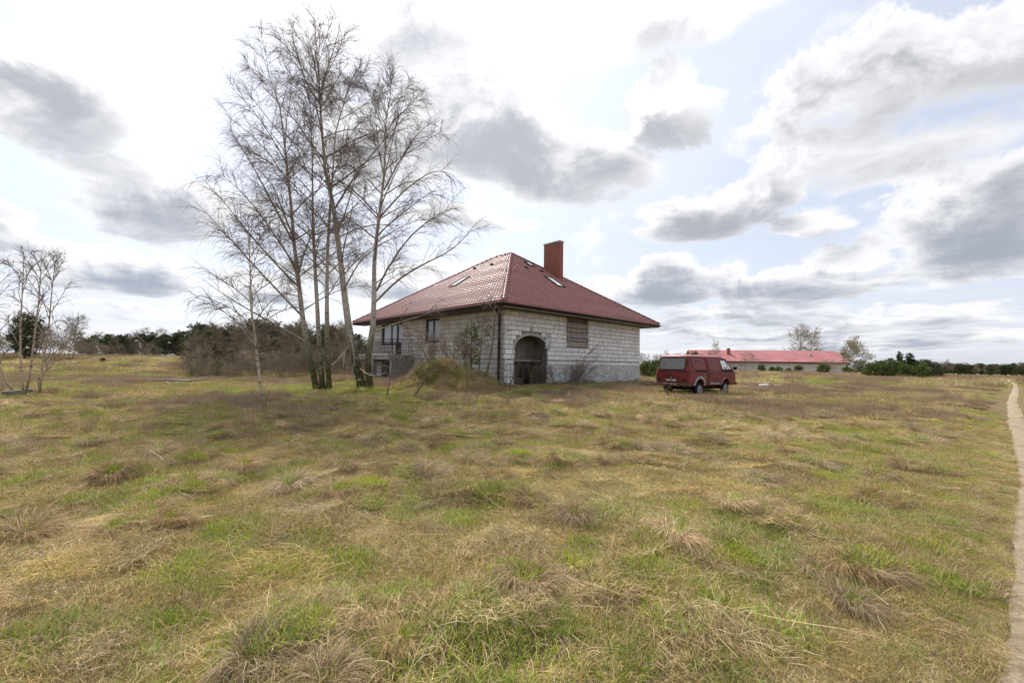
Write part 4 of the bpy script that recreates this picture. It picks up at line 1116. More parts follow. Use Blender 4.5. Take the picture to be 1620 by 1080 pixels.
# ------------------------------------------------------------------ the abandoned van (local: x forward from the rear bumper, y left, z up)
VAN = (7.767, 20.555); VYAW = math.pi / 2 - .9377
vz = float(ground_z(VAN[0] + 1.6, VAN[1] + 1.2)) 
van = empty('panel_van', (VAN[0], VAN[1], vz - .02), VYAW, 'abandoned faded red panel van with rusty arches parked on the grass', 'van')
def rust_fn(c_main, c_fade, pale_top):
    def fn(t, b):
        co = obj_co(t); sp = t.n('ShaderNodeSeparateXYZ'); t.put(sp.inputs[0], co)
        n = t.noise(co, 2.2, 6, .65).outputs[0]; f = t.noise(co, 9, 6, .7).outputs[0]
        c = t.mix(t.rng(n, .35, .68), c_main, c_fade)
        # roof skin paler: chalky bleached paint plus sky brightness put into the colour
        c = t.mix(t.rng(sp.outputs[2], 1.80, 1.89, 0., pale_top), c, (.42, .21, .18))
        low = t.math('MULTIPLY', t.rng(sp.outputs[2], .85, .42, 0., 1.), t.rng(f, .47, .60))
        c = t.mix(low, c, (.20, .085, .04))
        spots = t.rng(t.noise(co, 4.2, 5, .7).outputs[0], .66, .72, 0., .75)
        c = t.mix(spots, c, (.24, .10, .05))
        t.put(b.inputs['Base Color'], c); t.put(b.inputs['Roughness'], t.rng(n, .3, .7, .42, .68))
    return fn
M['van_red'] = mat('faded_red_paint', rust_fn((.13, .012, .012), (.19, .030, .027), .85), spec=.35)
M['van_panel'] = mat('faded_panel_paint', rust_fn((.16, .035, .03), (.20, .06, .05), 0.), spec=.3)
M['primer'] = mat('grey_primer', speckle((.27, .28, .30), (.40, .41, .43), 7, c3=(.22, .12, .08), s3=3.5), rough=.8)
M['van_glass'] = mat('dusty_rear_glass', speckle((.12, .125, .12), (.17, .175, .17), 2.5), rough=.25, spec=.5)
M['paper'] = mat('white_sheet', speckle((.72, .74, .76), (.80, .82, .84), 6), rough=.6)
M['ink'] = mat('printed_ink', base=(.06, .07, .09), rough=.8)
M['plate'] = mat('number_plate_black', base=(.01, .01, .012), rough=.4)
M['plate_white'] = mat('number_plate_letters', base=(.75, .75, .75), rough=.5)
M['wheel'] = mat('dull_wheel_steel', speckle((.22, .205, .185), (.36, .34, .31), 8, c3=(.16, .09, .055), s3=6), rough=.6)
M['under'] = mat('van_underside', base=(.018, .013, .011), rough=.9)
LV = [  # z, x rear, x front, half width, corner radius
    (.40, .05, 4.46, .86, .14), (.46, .02, 4.52, .90, .15), (.62, .0, 4.56, .918, .16), (.90, .0, 4.55, .922, .17), (1.03, .01, 4.53, .918, .17),
    (1.045, .02, 4.515, .905, .17), (1.075, .02, 4.50, .905, .17), (1.09, .012, 4.50, .918, .17), (1.16, .02, 4.44, .905, .18), (1.30, .055, 4.26, .875, .19), (1.50, .11, 4.02, .835, .20), (1.68, .165, 3.80, .80, .22),
    (1.78, .20, 3.66, .775, .24), (1.84, .235, 3.55, .745, .27), (1.885, .29, 3.42, .69, .30), (1.91, .40, 3.26, .58, .33), (1.925, .60, 2.95, .40, .3), (1.93, .95, 2.5, .15, .12)]
def ringv(z, x0, x1, hw, r, n=6):
    out = []
    for cx, cy, a0 in ((x1 - r, hw - r, 0), (x0 + r, hw - r, 90), (x0 + r, -hw + r, 180), (x1 - r, -hw + r, 270)):
        for i in range(n + 1):
            a = R(a0 + 90 * i / n); out.append((cx + r * math.cos(a), cy + r * math.sin(a), z))
    return out
mb = MB(); rings = [ringv(*l) for l in LV]; nn = len(rings[0])
for r_ in rings: mb.v += r_
for k in range(len(rings) - 1):
    mb.f += [(k * nn + i, k * nn + (i + 1) % nn, (k + 1) * nn + (i + 1) % nn, (k + 1) * nn + i) for i in range(nn)]
mb.f += [tuple(range(nn - 1, -1, -1)), tuple((len(rings) - 1) * nn + i for i in range(nn))]
bme = mb.mesh('body')
def hw_at(z): return float(np.interp(z, [l[0] for l in LV], [l[3] for l in LV]))
def xr_at(z): return float(np.interp(z, [l[0] for l in LV], [l[1] for l in LV]))
def xf_at(z): return float(np.interp(z, [l[0] for l in LV], [l[2] for l in LV]))
XW = (.99, 3.45)
cut = []
for xw in XW:
    for sgn in (-1, 1):
        m_ = MB().tube([(xw, sgn * .52, .36), (xw, sgn * 1.2, .36)], .40, 20); cut.append(m_.mesh('c'))
def groove(a, b, w=.016):
    """thin slot following the right side between (x,z) points"""
    m_ = MB(); pts = [(a[0] + (b[0] - a[0]) * i / 6, a[1] + (b[1] - a[1]) * i / 6) for i in range(7)]
    inn = [(x, -hw_at(z) + .02, z) for x, z in pts]; out = [(x, -hw_at(z) - .05, z) for x, z in pts]
    for j in range(6):
        d = np.array([pts[j + 1][0] - pts[j][0], pts[j + 1][1] - pts[j][1]]); d /= np.linalg.norm(d); nx, nz_ = -d[1] * w / 2, d[0] * w / 2
        e = d * .004
        vs = []
        for s_, (P, Q) in ((-1, (inn[j], inn[j + 1])), (1, (out[j], out[j + 1]))):
            vs += [(P[0] - nx - e[0], P[1], P[2] - nz_ - e[1]), (P[0] + nx - e[0], P[1], P[2] + nz_ - e[1]), (Q[0] + nx + e[0], Q[1], Q[2] + nz_ + e[1]), (Q[0] - nx + e[0], Q[1], Q[2] - nz_ + e[1])]
        m_.add(vs, [(0, 1, 2, 3), (7, 6, 5, 4), (0, 4, 5, 1), (1, 5, 6, 2), (2, 6, 7, 3), (3, 7, 4, 0)])
    return m_.mesh('g')
bme = boolean(bme, cut)
put('body', bme, M['van_red'], van)
def skin(outline, off0, off1, side='r'):
    """plate whose outline (x,z) or (y,z) lies on the body's right side or rear, between two offsets"""
    def P(u, z, o_): return (u, -hw_at(z) - o_, z) if side == 'r' else (xr_at(z) - o_, u, z)
    m_ = MB(); n = len(outline)
    zs = [p[1] for p in outline]; cu = sum(p[0] for p in outline) / n; cz = sum(zs) / n
    v = []
    for o_ in (off0, off1):
        v += [P(u, z, o_) for u, z in outline]
        v += [P(cu + (u - cu) * .5, cz + (z - cz) * .5, o_) for u, z in outline]; v += [P(cu, cz, o_)]
    s_ = 2 * n + 1; f = []
    for b_, fl in ((0, 1), (s_, 0)):
        for i in range(n):
            j = (i + 1) % n
            q = (b_ + i, b_ + j, b_ + n + j, b_ + n + i); t_ = (b_ + n + i, b_ + n + j, b_ + 2 * n)
            f += [q[::-1], t_[::-1]] if fl else [q, t_]
    f += [(i, (i + 1) % n, s_ + (i + 1) % n, s_ + i) for i in range(n)]
    return m_.add(v, f)
def rrect(u0, u1, z0, z1, r=.07, sl=0., sr=0., n=4):
    """rounded rectangle; sl / sr shift the top of the left / right edge"""
    out = []
    for cu, cz, a0 in ((u1 - r, z1 - r, 0), (u0 + r, z1 - r, 90), (u0 + r, z0 + r, 180), (u1 - r, z0 + r, 270)):
        for i in range(n + 1):
            a = R(a0 + 90 * i / n); u, z = cu + r * math.cos(a), cz + r * math.sin(a); k_ = (z - z0) / (z1 - z0)
            out.append((u + (sl * k_ if cu < (u0 + u1) / 2 else sr * k_), z))
    return out
def frame(outline, w, off0, off1, side):
    n = len(outline); cu = sum(p[0] for p in outline) / n; cz = sum(p[1] for p in outline) / n
    inner = [(u + (cu - u) / math.hypot(u - cu, z - cz) * w, z + (cz - z) / math.hypot(u - cu, z - cz) * w) for u, z in outline]
    def P(u, z, o_): return (u, -hw_at(z) - o_, z) if side == 'r' else (xr_at(z) - o_, u, z)
    v = [P(u, z, o_) for o_ in (off0, off1) for ln in (outline, inner) for u, z in ln]
    f = []
    for i in range(n):
        j = (i + 1) % n
        f += [(2 * n + i, 2 * n + j, 3 * n + j, 3 * n + i), (i, j, 2 * n + j, 2 * n + i), (n + i, 3 * n + i, 3 * n + j, n + j), (i, n + i, n + j, j)]
    return MB().add(v, f)
# tailgate with rear window
tg = skin(rrect(-.80, .80, .60, 1.80, .10, .05, -.05), -.02, .010, 'b').build('tailgate', M['van_red'], van)
frame(rrect(-.815, .815, .585, 1.815, .11, .05, -.05), .022, -.01, .004, 'b').build('gap', M['black'], tg)
rw_ = rrect(-.70, .70, 1.20, 1.735, .10, .035, -.035)
skin(rw_, .0, .013, 'b').build('rear_window', M['van_glass'], tg)
frame(rrect(-.735, .735, 1.17, 1.765, .12, .035, -.035), .04, .005, .022, 'b').build('window_seal', M['black'], tg)
MB().box((-.035, -.13, .86), (-.012, .13, .90)).build('handle', M['black'], tg)
MB().tube([(-.012, .0, .80), (-.03, 0, .80)], .035, 12).build('lock', M['wheel'], tg)
skin(rrect(-.76, .76, 1.10, 1.135, .012), .008, .022, 'b').build('crease', M['van_red'], tg)
for s_ in (-1, 1):
    lp = skin(rrect(.70 * s_ - .09, .70 * s_ + .09, .60, .74, .02), .012, .035, 'b').build('tail_light', M['black'], van)
    MB().box((-.05, .70 * s_ - .06, .615), (-.037, .70 * s_ + .03, .65)).build('lens', M['wheel'], lp)
np_ = MB().box((-.045, -.30, .615), (-.026, .26, .735)).build('number_plate', M['plate'], van)
tcu = bpy.data.curves.new('plate_text', 'FONT'); tcu.body = 'CAV DRV'; tcu.size = .135; tcu.extrude = .002; tcu.align_x = 'CENTER'; tcu.offset = .004
to = bpy.data.objects.new('t', tcu); COL.objects.link(to)
tme = bpy.data.meshes.new_from_object(to.evaluated_get(bpy.context.evaluated_depsgraph_get())); bpy.data.objects.remove(to)
tme.materials.clear(); tx = put('lettering', tme, M['plate_white'], np_, (-.05, -.02, .628)); tx.rotation_euler = (R(90), 0, R(-90))
bp = MB()
bp.box((-.13, -.86, .40), (-.02, .86, .535)); bp.box((-.11, -.955, .405), (.22, -.862, .53)); bp.box((-.11, .862, .405), (.22, .955, .53))
bp.build('rear_bumper', mat('rusty_bumper', speckle((.055, .03, .02), (.15, .08, .045), 6, c3=(.28, .24, .2), s3=4), rough=.8), van, bevel=.012)
MB().box((4.50, -.90, .42), (4.62, .90, .56)).build('front_bumper', M['black'], van, bevel=.012)
# right side: sliding door, rail, cab door
rear_panel = skin(rrect(.42, 1.62, 1.22, 1.73, .07, .03, -.05), .0, .008).build('side_panel', M['van_panel'], van)
MB().box((.70, -hw_at(1.62) - .022, 1.60), (.98, -hw_at(1.62) - .0, 1.635)).build('slot', M['black'], rear_panel)
frame(rrect(.395, 1.645, 1.195, 1.755, .09, .03, -.05), .026, -.004, .004, 'r').build('gap', M['under'], rear_panel)
skin([(.62, 1.10), (1.72, 1.05), (1.74, 1.16), (.64, 1.175)], .0, .006).build('door_rail', M['black'], van)
sd = skin([(1.76, .46), (2.98, .46), (2.99, 1.0), (2.96, 1.2), (2.90, 1.79), (1.66, 1.79), (1.74, 1.2), (1.76, 1.0)], -.01, .028).build('sliding_door', M['van_red'], van)
skin(rrect(1.83, 2.86, 1.22, 1.74, .07, -.06, -.04), .028, .036).build('door_panel', M['van_panel'], sd)
MB().box((1.84, -hw_at(1.0) - .055, .98), (1.96, -hw_at(1.0) - .028, 1.02)).build('handle', M['black'], sd)
cd = skin([(3.02, .80), (3.05, .92), (3.88, .92), (4.16, .92), (4.18, 1.14), (3.66, 1.77), (2.94, 1.77), (3.0, 1.2)], -.01, .008).build('cab_door', M['van_red'], van)
skin([(3.08, 1.20), (4.06, 1.20), (3.64, 1.70), (3.02, 1.70)], .008, .014).build('window', M['black'], cd)
skin([(3.16, 1.225), (3.72, 1.225), (3.50, 1.665), (3.02, 1.665)], .016, .020).build('white_sheet', M['paper'], cd)
skin([(3.28, 1.25), (3.55, 1.25), (3.53, 1.31), (3.26, 1.31)], .021, .023).build('print', M['ink'], cd)
skin([(3.78, 1.225), (3.98, 1.225), (3.64, 1.62)], .016, .020).build('quarter_pane', M['paper'], cd)
skin([(3.02, 1.10), (4.18, 1.10), (4.14, 1.18), (3.01, 1.18)], .009, .016).build('dirt_strip', M['under'], cd)
MB().bar((4.0, -hw_at(1.25) + .02, 1.26), (4.05, -hw_at(1.25) - .16, 1.28), .03).box((4.0, -hw_at(1.25) - .30, 1.20), (4.05, -hw_at(1.25) - .14, 1.36)).build('mirror', M['black'], van)
# primer repair round the rear arch, rust round the front arch
def arch_plate(xc, r0_, r1_, a0, a1, off):
    m_ = MB(); n = 14; v = []
    for o_ in (0., off):
        for rr_ in (r0_, r1_):
            for i in range(n + 1):
                a = R(a0 + (a1 - a0) * i / n); x, z = xc + rr_ * math.cos(a), .36 + rr_ * math.sin(a); z = max(z, .41); v.append((x, -hw_at(z) - o_, z))
    k = n + 1; f = []
    for i in range(n): f += [(2 * k + i, 2 * k + i + 1, 3 * k + i + 1, 3 * k + i), (i, i + 1, 2 * k + i + 1, 2 * k + i), (k + i, 3 * k + i, 3 * k + i + 1, k + i + 1)]
    return m_.add(v, f)
arch_plate(XW[0], .405, .53, 5, 172, .014).build('wheel_arch', M['primer'], van)
arch_plate(XW[1], .405, .45, 95, 178, .014).build('wheel_arch', M['primer'], van)
skin([(1.84, .47), (2.9, .47), (2.7, .56), (2.3, .52), (2.05, .60), (1.86, .56)], .03, .034).build('bare_patch', M['primer'], van)
skin([(1.30, .60), (1.42, .62), (1.44, .95), (1.36, 1.0), (1.28, .85)], .002, .006).build('rust_patch', mat('rust', speckle((.22, .10, .05), (.33, .17, .08), 7), rough=.9), van)
# wheels
for xw in XW:
    for s_ in (-1, 1):
        w_ = empty('wheel', (xw, s_ * .80, .25)); w_.parent = van
        if xw < 2: w_.location.z = .23
        ty = MB(); prof = [(.20, -.085), (.27, -.095), (.300, -.08), (.306, 0), (.300, .08), (.27, .095), (.20, .085)]; n = 24
        ty.v = [(r_ * math.cos(2 * math.pi * i / n), y_, r_ * math.sin(2 * math.pi * i / n)) for r_, y_ in prof for i in range(n)]
        ty.f = [(k * n + i, k * n + (i + 1) % n, (k + 1) * n + (i + 1) % n, (k + 1) * n + i) for k in range(6) for i in range(n)] + [tuple(range(n)), tuple(6 * n + i for i in range(n))]
        ty.build('tyre', M['black'], w_, True)
        rm = MB(); o_ = s_ * .088
        rm.tube([(0, o_ * .9, 0), (0, o_ + s_ * .012, 0)], [.205, .19], 20).tube([(0, o_ + s_ * .0125, 0), (0, o_ + s_ * .03, 0)], [.10, .06], 14)
        rm.build('rim', M['wheel'], w_)
        MB().tube([(0, o_ + s_ * .031, 0), (0, o_ + s_ * .034, 0)], .045, 12).build('hub', M['black'], w_)
MB().box((.25, -.60, .22), (4.3, .60, .42)).build('underside', M['under'], van)
MB().tube([(.3, .3, .30), (-.02, .42, .28)], .035, 8).build('exhaust', M['under'], van)

# ------------------------------------------------------------------ long barn with the red roof
def roofmetal_fn(t, b):
    co = obj_co(t); n = t.noise(co, .35, 4, .6).outputs[0]
    wv_ = t.n('ShaderNodeTexWave', wave_type='BANDS', bands_direction='X'); t.put(wv_.inputs['Vector'], co); wv_.inputs['Scale'].default_value = 1.6
    t.put(b.inputs['Base Color'], t.mix(t.rng(n, .35, .65), (.37, .13, .13), (.45, .17, .17))); bump(t, b, wv_.outputs[0], .3, .05)
M['barnroof'] = mat('pinkish_red_sheet_roof', roofmetal_fn, rough=.55, spec=.4)
M['barnwall'] = mat('cream_render', speckle((.60, .56, .50), (.70, .66, .59), .5, c3=(.50, .46, .41), s3=.2), rough=.95, spec=.1)
BY = 98.0
bl_ = at_Y(1098, 572, BY + 6); br_ = at_Y(1338, 574, BY)
bd = br_ - bl_; bd[2] = 0; BL = float(np.linalg.norm(bd)); bz = float(ground_z(br_[0], br_[1])) - .1
barn = empty('long_barn', (bl_[0], bl_[1], bz), math.atan2(bd[1], bd[0]), 'long low cream barn with pinkish red roof beyond the van', 'barn')
ev = at_Y(1338, 573, BY)[2] - bz; rg = at_Y(1338, 556, BY + 4)[2] - bz; BD = 9.
MB().box((0, 0, -.3), (BL, BD, ev - .05)).build('wall', M['barnwall'], barn)
rf = MB().add([(-.5, -.6, ev - .15), (BL + .5, -.6, ev - .15), (BL + .5, BD / 2, rg), (-.5, BD / 2, rg), (-.5, BD + .6, ev - .15), (BL + .5, BD + .6, ev - .15)] + [(-.5, -.6, ev - .03), (BL + .5, -.6, ev - .03), (BL + .5, BD / 2, rg + .12), (-.5, BD / 2, rg + .12), (-.5, BD + .6, ev - .03), (BL + .5, BD + .6, ev - .03)],
    [(0, 1, 2, 3), (3, 2, 5, 4), (7, 6, 9, 8), (8, 9, 10, 11), (0, 6, 7, 1), (4, 5, 11, 10), (0, 3, 9, 6), (3, 4, 10, 9), (1, 7, 8, 2), (2, 8, 11, 5)]).build('roof', M['barnroof'], barn)
MB().box((-.5, -.72, ev - .30), (BL + .5, -.605, ev - .06)).build('gutter', M['brown_metal'], rf)
cx_ = BL * (1161 - 1098) / (1338 - 1098)
MB().box((cx_ - .35, 2.4, ev), (cx_ + .35, 3.0, rg + .55)).build('chimney', M['brick'], rf)
MB().box((BL * .80, 2.2, rg - 1.4), (BL * .80 + .6, 2.7, rg - .72)).build('roof_hatch', M['white_trim'], rf)

# ------------------------------------------------------------------ rubble and blocks
def rock_mesh(seed, s=(1, 1, 1)):
    gr = np.random.default_rng(seed); bm = bmesh.new(); bmesh.ops.create_icosphere(bm, subdivisions=2, radius=.5)
    for v in bm.verts:
        n = 1 + .35 * (fbm(np.array([v.co.x * 2 + seed]), np.array([v.co.y * 2 + v.co.z * 3]), 3)[0] - .5) * 2; v.co *= n
        v.co.x *= s[0]; v.co.y *= s[1]; v.co.z *= s[2]
    me = bpy.data.meshes.new('stone'); bm.to_mesh(me); bm.free(); return me
ROCK = [rock_mesh(1, (1, .8, .6)), rock_mesh(2, (1.2, .7, .5)), rock_mesh(3, (.9, .9, .7))]
M['stone'] = mat('rubble_stone', speckle((.16, .15, .14), (.30, .28, .26), 6, bmp=.5, rand=.3), rough=.95)
M['redrubble'] = mat('brick_rubble', speckle((.16, .07, .05), (.24, .12, .09), 6, bmp=.4, rand=.3), rough=.95)
def rock(lx, sc, k, label, m_='stone', ly=-.3):
    w = HA + lx * EX + ly * EY
    me = ROCK[k] if m_ == 'stone' else ROCK[k].copy()
    o = put('rubble_stone', me, M[m_], None, (w[0], w[1], float(surf_z(w[0], w[1])) + sc * .18)); o.scale = (sc, sc, sc); o.rotation_euler = (0, 0, lx * 3)
    tag(o, label, 'stone', 'rubble along the arched wall')
for lx, sc, k, lb in ((3.7, .42, 0, 'grey rubble stone nearest the arch foot'), (4.3, .36, 1, 'flat rubble stone second from the arch'), (4.9, .4, 2, 'rubble stone third from the arch, under the boarded window'), (5.6, .34, 0, 'rubble stone right of the wide shrub'),
                      (6.6, .55, 1, 'largest dark rubble stone below the middle of the plinth'), (7.2, .45, 2, 'pointed rubble stone beside the largest one')):
    rock(lx, sc, k, lb)
for lx, sc, k, lb in ((10.4, .42, 0, 'reddish lump of brick rubble, leftmost of three by the far corner'), (11.6, .38, 1, 'reddish lump of brick rubble between two others near far corner'), (12.5, .5, 2, 'reddish lump of brick rubble right at the far house corner')):
    rock(lx, sc, k, lb, 'redrubble')
M['whiteblock'] = mat('white_block', speckle((.55, .54, .52), (.68, .67, .65), 8, bmp=.3), rough=.9)
def slab(px, py, s, label, rz):
    p = on_ground(px, py); o = MB().box((-s[0] / 2, -s[1] / 2, 0), (s[0] / 2, s[1] / 2, s[2])).build('concrete_block', M['whiteblock'], None, bevel=.02)
    o.location = (p[0], p[1], p[2] + .03); o.rotation_euler = (R(3), R(-2), rz); tag(o, label, 'block')
slab(1209, 614, (.62, .3, .24), 'pale concrete block lying in the grass right of the van', .1)
slab(1227, 613, (.4, .25, .18), 'small pale block, middle of three right of the van', .6)
slab(1234, 613, (.3, .25, .16), 'smallest pale block, farthest right of the van', -.3)
# old timbers and stones in the dip at left
def beam(px0, py0, px1, py1, w, label):
    a, b = on_ground(px0, py0), on_ground(px1, py1); c = (a + b) / 2
    o = MB().bar(a - c + np.array([0, 0, .08]), b - c + np.array([0, 0, .10]), w, w * .9).build('old_timber', M['oldbrick'], None, bevel=.015); o.location = c
    tag(o, label, 'timber')
beam(232, 603, 300, 607, .26, 'dark rotting timber lying in the dip left of the thicket')
beam(272, 606, 338, 603, .20, 'second rotting timber crossing the end of the dip')
beam(4, 626, 50, 623, .2, 'dark old timber lying behind the birch clump at left edge')
for px, py, sc, lb in ((249, 606, .35, 'pale stone before the rotting timber, on the left'), (264, 608, .3, 'pale stone before the rotting timber, in the middle'), (281, 608, .32, 'pale stone before the rotting timber, on the right')):
    p = on_ground(px, py); o = put('field_stone', ROCK[2].copy(), M['concrete'], None, (p[0], p[1], p[2] + .05)); o.data.materials.clear(); o.data.materials.append(M['concrete']); o.scale = (sc,) * 3; tag(o, lb, 'stone')

# ------------------------------------------------------------------ meadow: tufts scattered by geometry nodes
def grass_mat(name, trans=.35):
    m = bpy.data.materials.new(name); m.use_nodes = True; t = NT(m.node_tree); m.node_tree.nodes.clear()
    col = t.n('ShaderNodeAttribute', attribute_name='col').outputs['Color']
    r = t.n('ShaderNodeObjectInfo').outputs['Random']
    hsv = t.n('ShaderNodeHueSaturation'); t.put(hsv.inputs['Color'], col)
    t.put(hsv.inputs['Value'], t.rng(r, 0, 1, .74, 1.28, False)); t.put(hsv.inputs['Saturation'], t.rng(t.math('FRACT', t.math('MULTIPLY', r, 7.31)), 0, 1, .82, 1.12, False))
    d = t.n('ShaderNodeBsdfDiffuse'); t.put(d.inputs['Color'], hsv.outputs[0])
    tr = t.n('ShaderNodeBsdfTranslucent'); t.put(tr.inputs['Color'], hsv.outputs[0])
    mx_ = t.n('ShaderNodeMixShader'); mx_.inputs[0].default_value = trans; t.put(mx_.inputs[1], d.outputs[0]); t.put(mx_.inputs[2], tr.outputs[0])
    o = t.n('ShaderNodeOutputMaterial'); t.put(o.inputs['Surface'], mx_.outputs[0]); return m
M['grass'] = grass_mat('grass_blades')
STRAW = np.array([[.62, .475, .24], [.54, .405, .195], [.72, .58, .34], [.34, .235, .11], [.56, .42, .215], [.66, .53, .29], [.24, .16, .08]])
BROWN = np.array([[.30, .21, .125], [.24, .165, .10], [.36, .26, .16]])
GREEN = np.array([[.27, .37, .04], [.20, .30, .03], [.36, .46, .06], [.40, .42, .09]])
OLIVE = np.array([[.36, .33, .11], [.31, .285, .085], [.44, .38, .17]])
WEED = np.array([[.31, .225, .145], [.24, .175, .115], [.38, .28, .185]])
PCOL = bpy.data.collections.new('grass_prototypes')           # never linked to the scene
def blades(base, d0, L, w, curl, cols, gr, K=4, drop=0., name='t'):
    """blades from base points, starting along d0, bending down by curl"""
    N = len(base); P = np.zeros((N, K, 3)); P[:, 0] = base; d = unit(d0).copy()
    for k in range(1, K):
        P[:, k] = P[:, k - 1] + d * (L / (K - 1))[:, None]
        d = d + gr.normal(0, .10, d.shape); d[:, 2] -= curl; d = unit(d)
    P[:, 1:, 2] = np.maximum(P[:, 1:, 2], .006 + gr.random((N, K - 1)) * .03)
    T = unit(np.gradient(P, axis=1)); s = unit(np.cross(T, unit(gr.normal(0, 1, (N, 1, 3)) + np.array([0, 0, 1.6]))))
    ww = w[:, None] * np.array([.8, 1., .75, .22] if K == 4 else [.8, 1, .9, .6, .2])[None]
    V = np.stack([P - s * ww[..., None] / 2, P + s * ww[..., None] / 2], 2)       # N,K,2,3
    idx = np.arange(N * K * 2).reshape(N, K, 2)
    q = np.stack([idx[:, :-1, 0], idx[:, :-1, 1], idx[:, 1:, 1], idx[:, 1:, 0]], -1).reshape(-1, 4)
    c = np.repeat(cols, K * 2, 0)
    return V.reshape(-1, 3), q, c
def pick(pal, n, gr, var=.14): return pal[gr.integers(0, len(pal), n)] * gr.uniform(1 - var, 1 + var, (n, 1))
def proto_tuft(name, parts):
    vs, qs, cs = [], [], []; o = 0
    for v, q, c in parts: vs.append(v); qs.append(q + o); cs.append(c); o += len(v)
    v = np.concatenate(vs); me = fast_mesh(name, v, np.concatenate(qs))
    a = me.color_attributes.new('col', 'FLOAT_COLOR', 'POINT'); c = np.concatenate(cs); a.data.foreach_set('color', np.c_[c, np.ones(len(c))].astype(np.float32).ravel())
    me.materials.append(M['grass']); ob = bpy.data.objects.new(name, me); PCOL.objects.link(ob)
def disk(n, r, gr):
    a = gr.uniform(0, 6.283, n); q = r * np.sqrt(gr.random(n)); return np.stack([q * np.cos(a), q * np.sin(a), np.zeros(n)], 1)
NP = 0
KIND = {}
def reg(kind):
    global NP
    KIND.setdefault(kind, []).append(NP); NP += 1; return 'p%03d_%s' % (NP - 1, kind)
for i in range(5):                                                        # matted dry straw
    gr = np.random.default_rng(200 + i); n = 520; b = disk(n, .33, gr)
    main = gr.normal(0, .9 if i % 2 else .6, n); d = np.stack([np.cos(main), np.sin(main), gr.uniform(.05, .40, n)], 1); d[gr.random(n) < .25, :2] *= -1
    p = [blades(b, d, gr.uniform(.06, .20, n), gr.uniform(.002, .0042, n), .2, pick(STRAW, n, gr), gr)]
    m_ = 115; b2 = disk(m_, .33, gr); p.append(blades(b2, gr.normal(0, .35, (m_, 3)) + np.array([0, 0, .8]), gr.uniform(.04, .10, m_), gr.uniform(.0025, .004, m_), .10, pick(OLIVE if i % 2 else np.concatenate([GREEN, OLIVE]), m_, gr), gr))
    proto_tuft(reg('mat'), p)
for i in range(2):                                                        # bleached pale straw
    gr = np.random.default_rng(210 + i); n = 560; b = disk(n, .33, gr); main = gr.normal(0, .8, n)
    proto_tuft(reg('pale'), [blades(b, np.stack([np.cos(main), np.sin(main), gr.uniform(.05, .4, n)], 1), gr.uniform(.07, .24, n), gr.uniform(.002, .0045, n), .2, pick(np.array([[.68, .54, .31], [.60, .46, .25], [.74, .60, .37], [.44, .32, .16]]), n, gr), gr)])
for i in range(4):                                                        # drooping tussocks
    gr = np.random.default_rng(220 + i); n = 560; b = disk(n, .15, gr); a = np.arctan2(b[:, 1], b[:, 0]) + gr.normal(0, .5, n)
    d = np.stack([np.cos(a) * .5 + .2, np.sin(a) * .5 - .15, gr.uniform(.6, 1.3, n)], 1)
    pal = np.array([[.60, .455, .275], [.50, .37, .215], [.34, .235, .13], [.72, .575, .37], [.26, .175, .095]]) * (1.0, .85, 1.1, .8)[i]
    p = [blades(b, d, gr.uniform(.20, .42, n), gr.uniform(.0028, .005, n), .62, pick(pal, n, gr), gr, 5)]
    m_ = (70, 20, 40, 8)[i]; p.append(blades(disk(m_, .10, gr) + np.array([0, 0, .04]), gr.normal(0, .3, (m_, 3)) + np.array([0, 0, .9]), gr.uniform(.10, .2, m_), gr.uniform(.003, .005, m_), .14, pick(GREEN, m_, gr), gr))
    proto_tuft(reg('tussock'), p)
for i in range(4):                                                        # fresh green grass
    gr = np.random.default_rng(240 + i); n = 260; b = disk(n, .20, gr)
    p = [blades(b, gr.normal(0, .45, (n, 3)) + np.array([.1, 0, .85]), gr.uniform(.05, .14, n) * (1 - .5 * np.linalg.norm(b, axis=1) / .2), gr.uniform(.003, .0065, n), .16, pick(GREEN, n, gr), gr)]
    m_ = 70; p.append(blades(disk(m_, .24, gr), gr.normal(0, .6, (m_, 3)) + np.array([0, 0, .25]), gr.uniform(.07, .18, m_), gr.uniform(.0025, .005, m_), .15, pick(STRAW, m_, gr), gr))
    proto_tuft(reg('green'), p)
for i in range(3):                                                        # dull mossy olive turf
    gr = np.random.default_rng(260 + i); n = 240; b = disk(n, .30, gr)
    p = [blades(b, gr.normal(0, .6, (n, 3)) + np.array([.1, 0, .55]), gr.uniform(.04, .13, n), gr.uniform(.003, .006, n), .14, pick(np.concatenate([OLIVE, STRAW * .8]), n, gr), gr)]
    proto_tuft(reg('olive'), p)
for i in range(4):                                                        # dead weed stalks
    gr = np.random.default_rng(280 + i); n = 16 if i < 2 else 7; b = disk(n, .16, gr)
    v1 = blades(b, gr.normal(0, .22, (n, 3)) + np.array([0, 0, 1]), gr.uniform(.25, .62, n), gr.uniform(.004, .0065, n), .03, pick(WEED, n, gr), gr, 5)
    m_ = n * 9; src = gr.integers(0, n, m_); hh = gr.uniform(.12, .45, m_); bb = b[src] + np.stack([gr.normal(0, .03, m_), gr.normal(0, .03, m_), hh], 1)
    v2 = blades(bb, gr.normal(0, .6, (m_, 3)) + np.array([0, 0, .7]), gr.uniform(.04, .13, m_), gr.uniform(.003, .005, m_), .0, pick(WEED, m_, gr), gr)
    proto_tuft(reg('weed'), [v1, v2])
for i in range(3):                                                        # broken pale stems lying about
    gr = np.random.default_rng(300 + i); n = 4; b = disk(n, .3, gr)
    proto_tuft(reg('stem'), [blades(b + np.array([0, 0, .04]), gr.normal(0, 1, (n, 3)) * np.array([1, 1, .12]), gr.uniform(.4, .85, n), gr.uniform(.005, .008, n), .02, pick(STRAW * 1.15, n, gr), gr)])
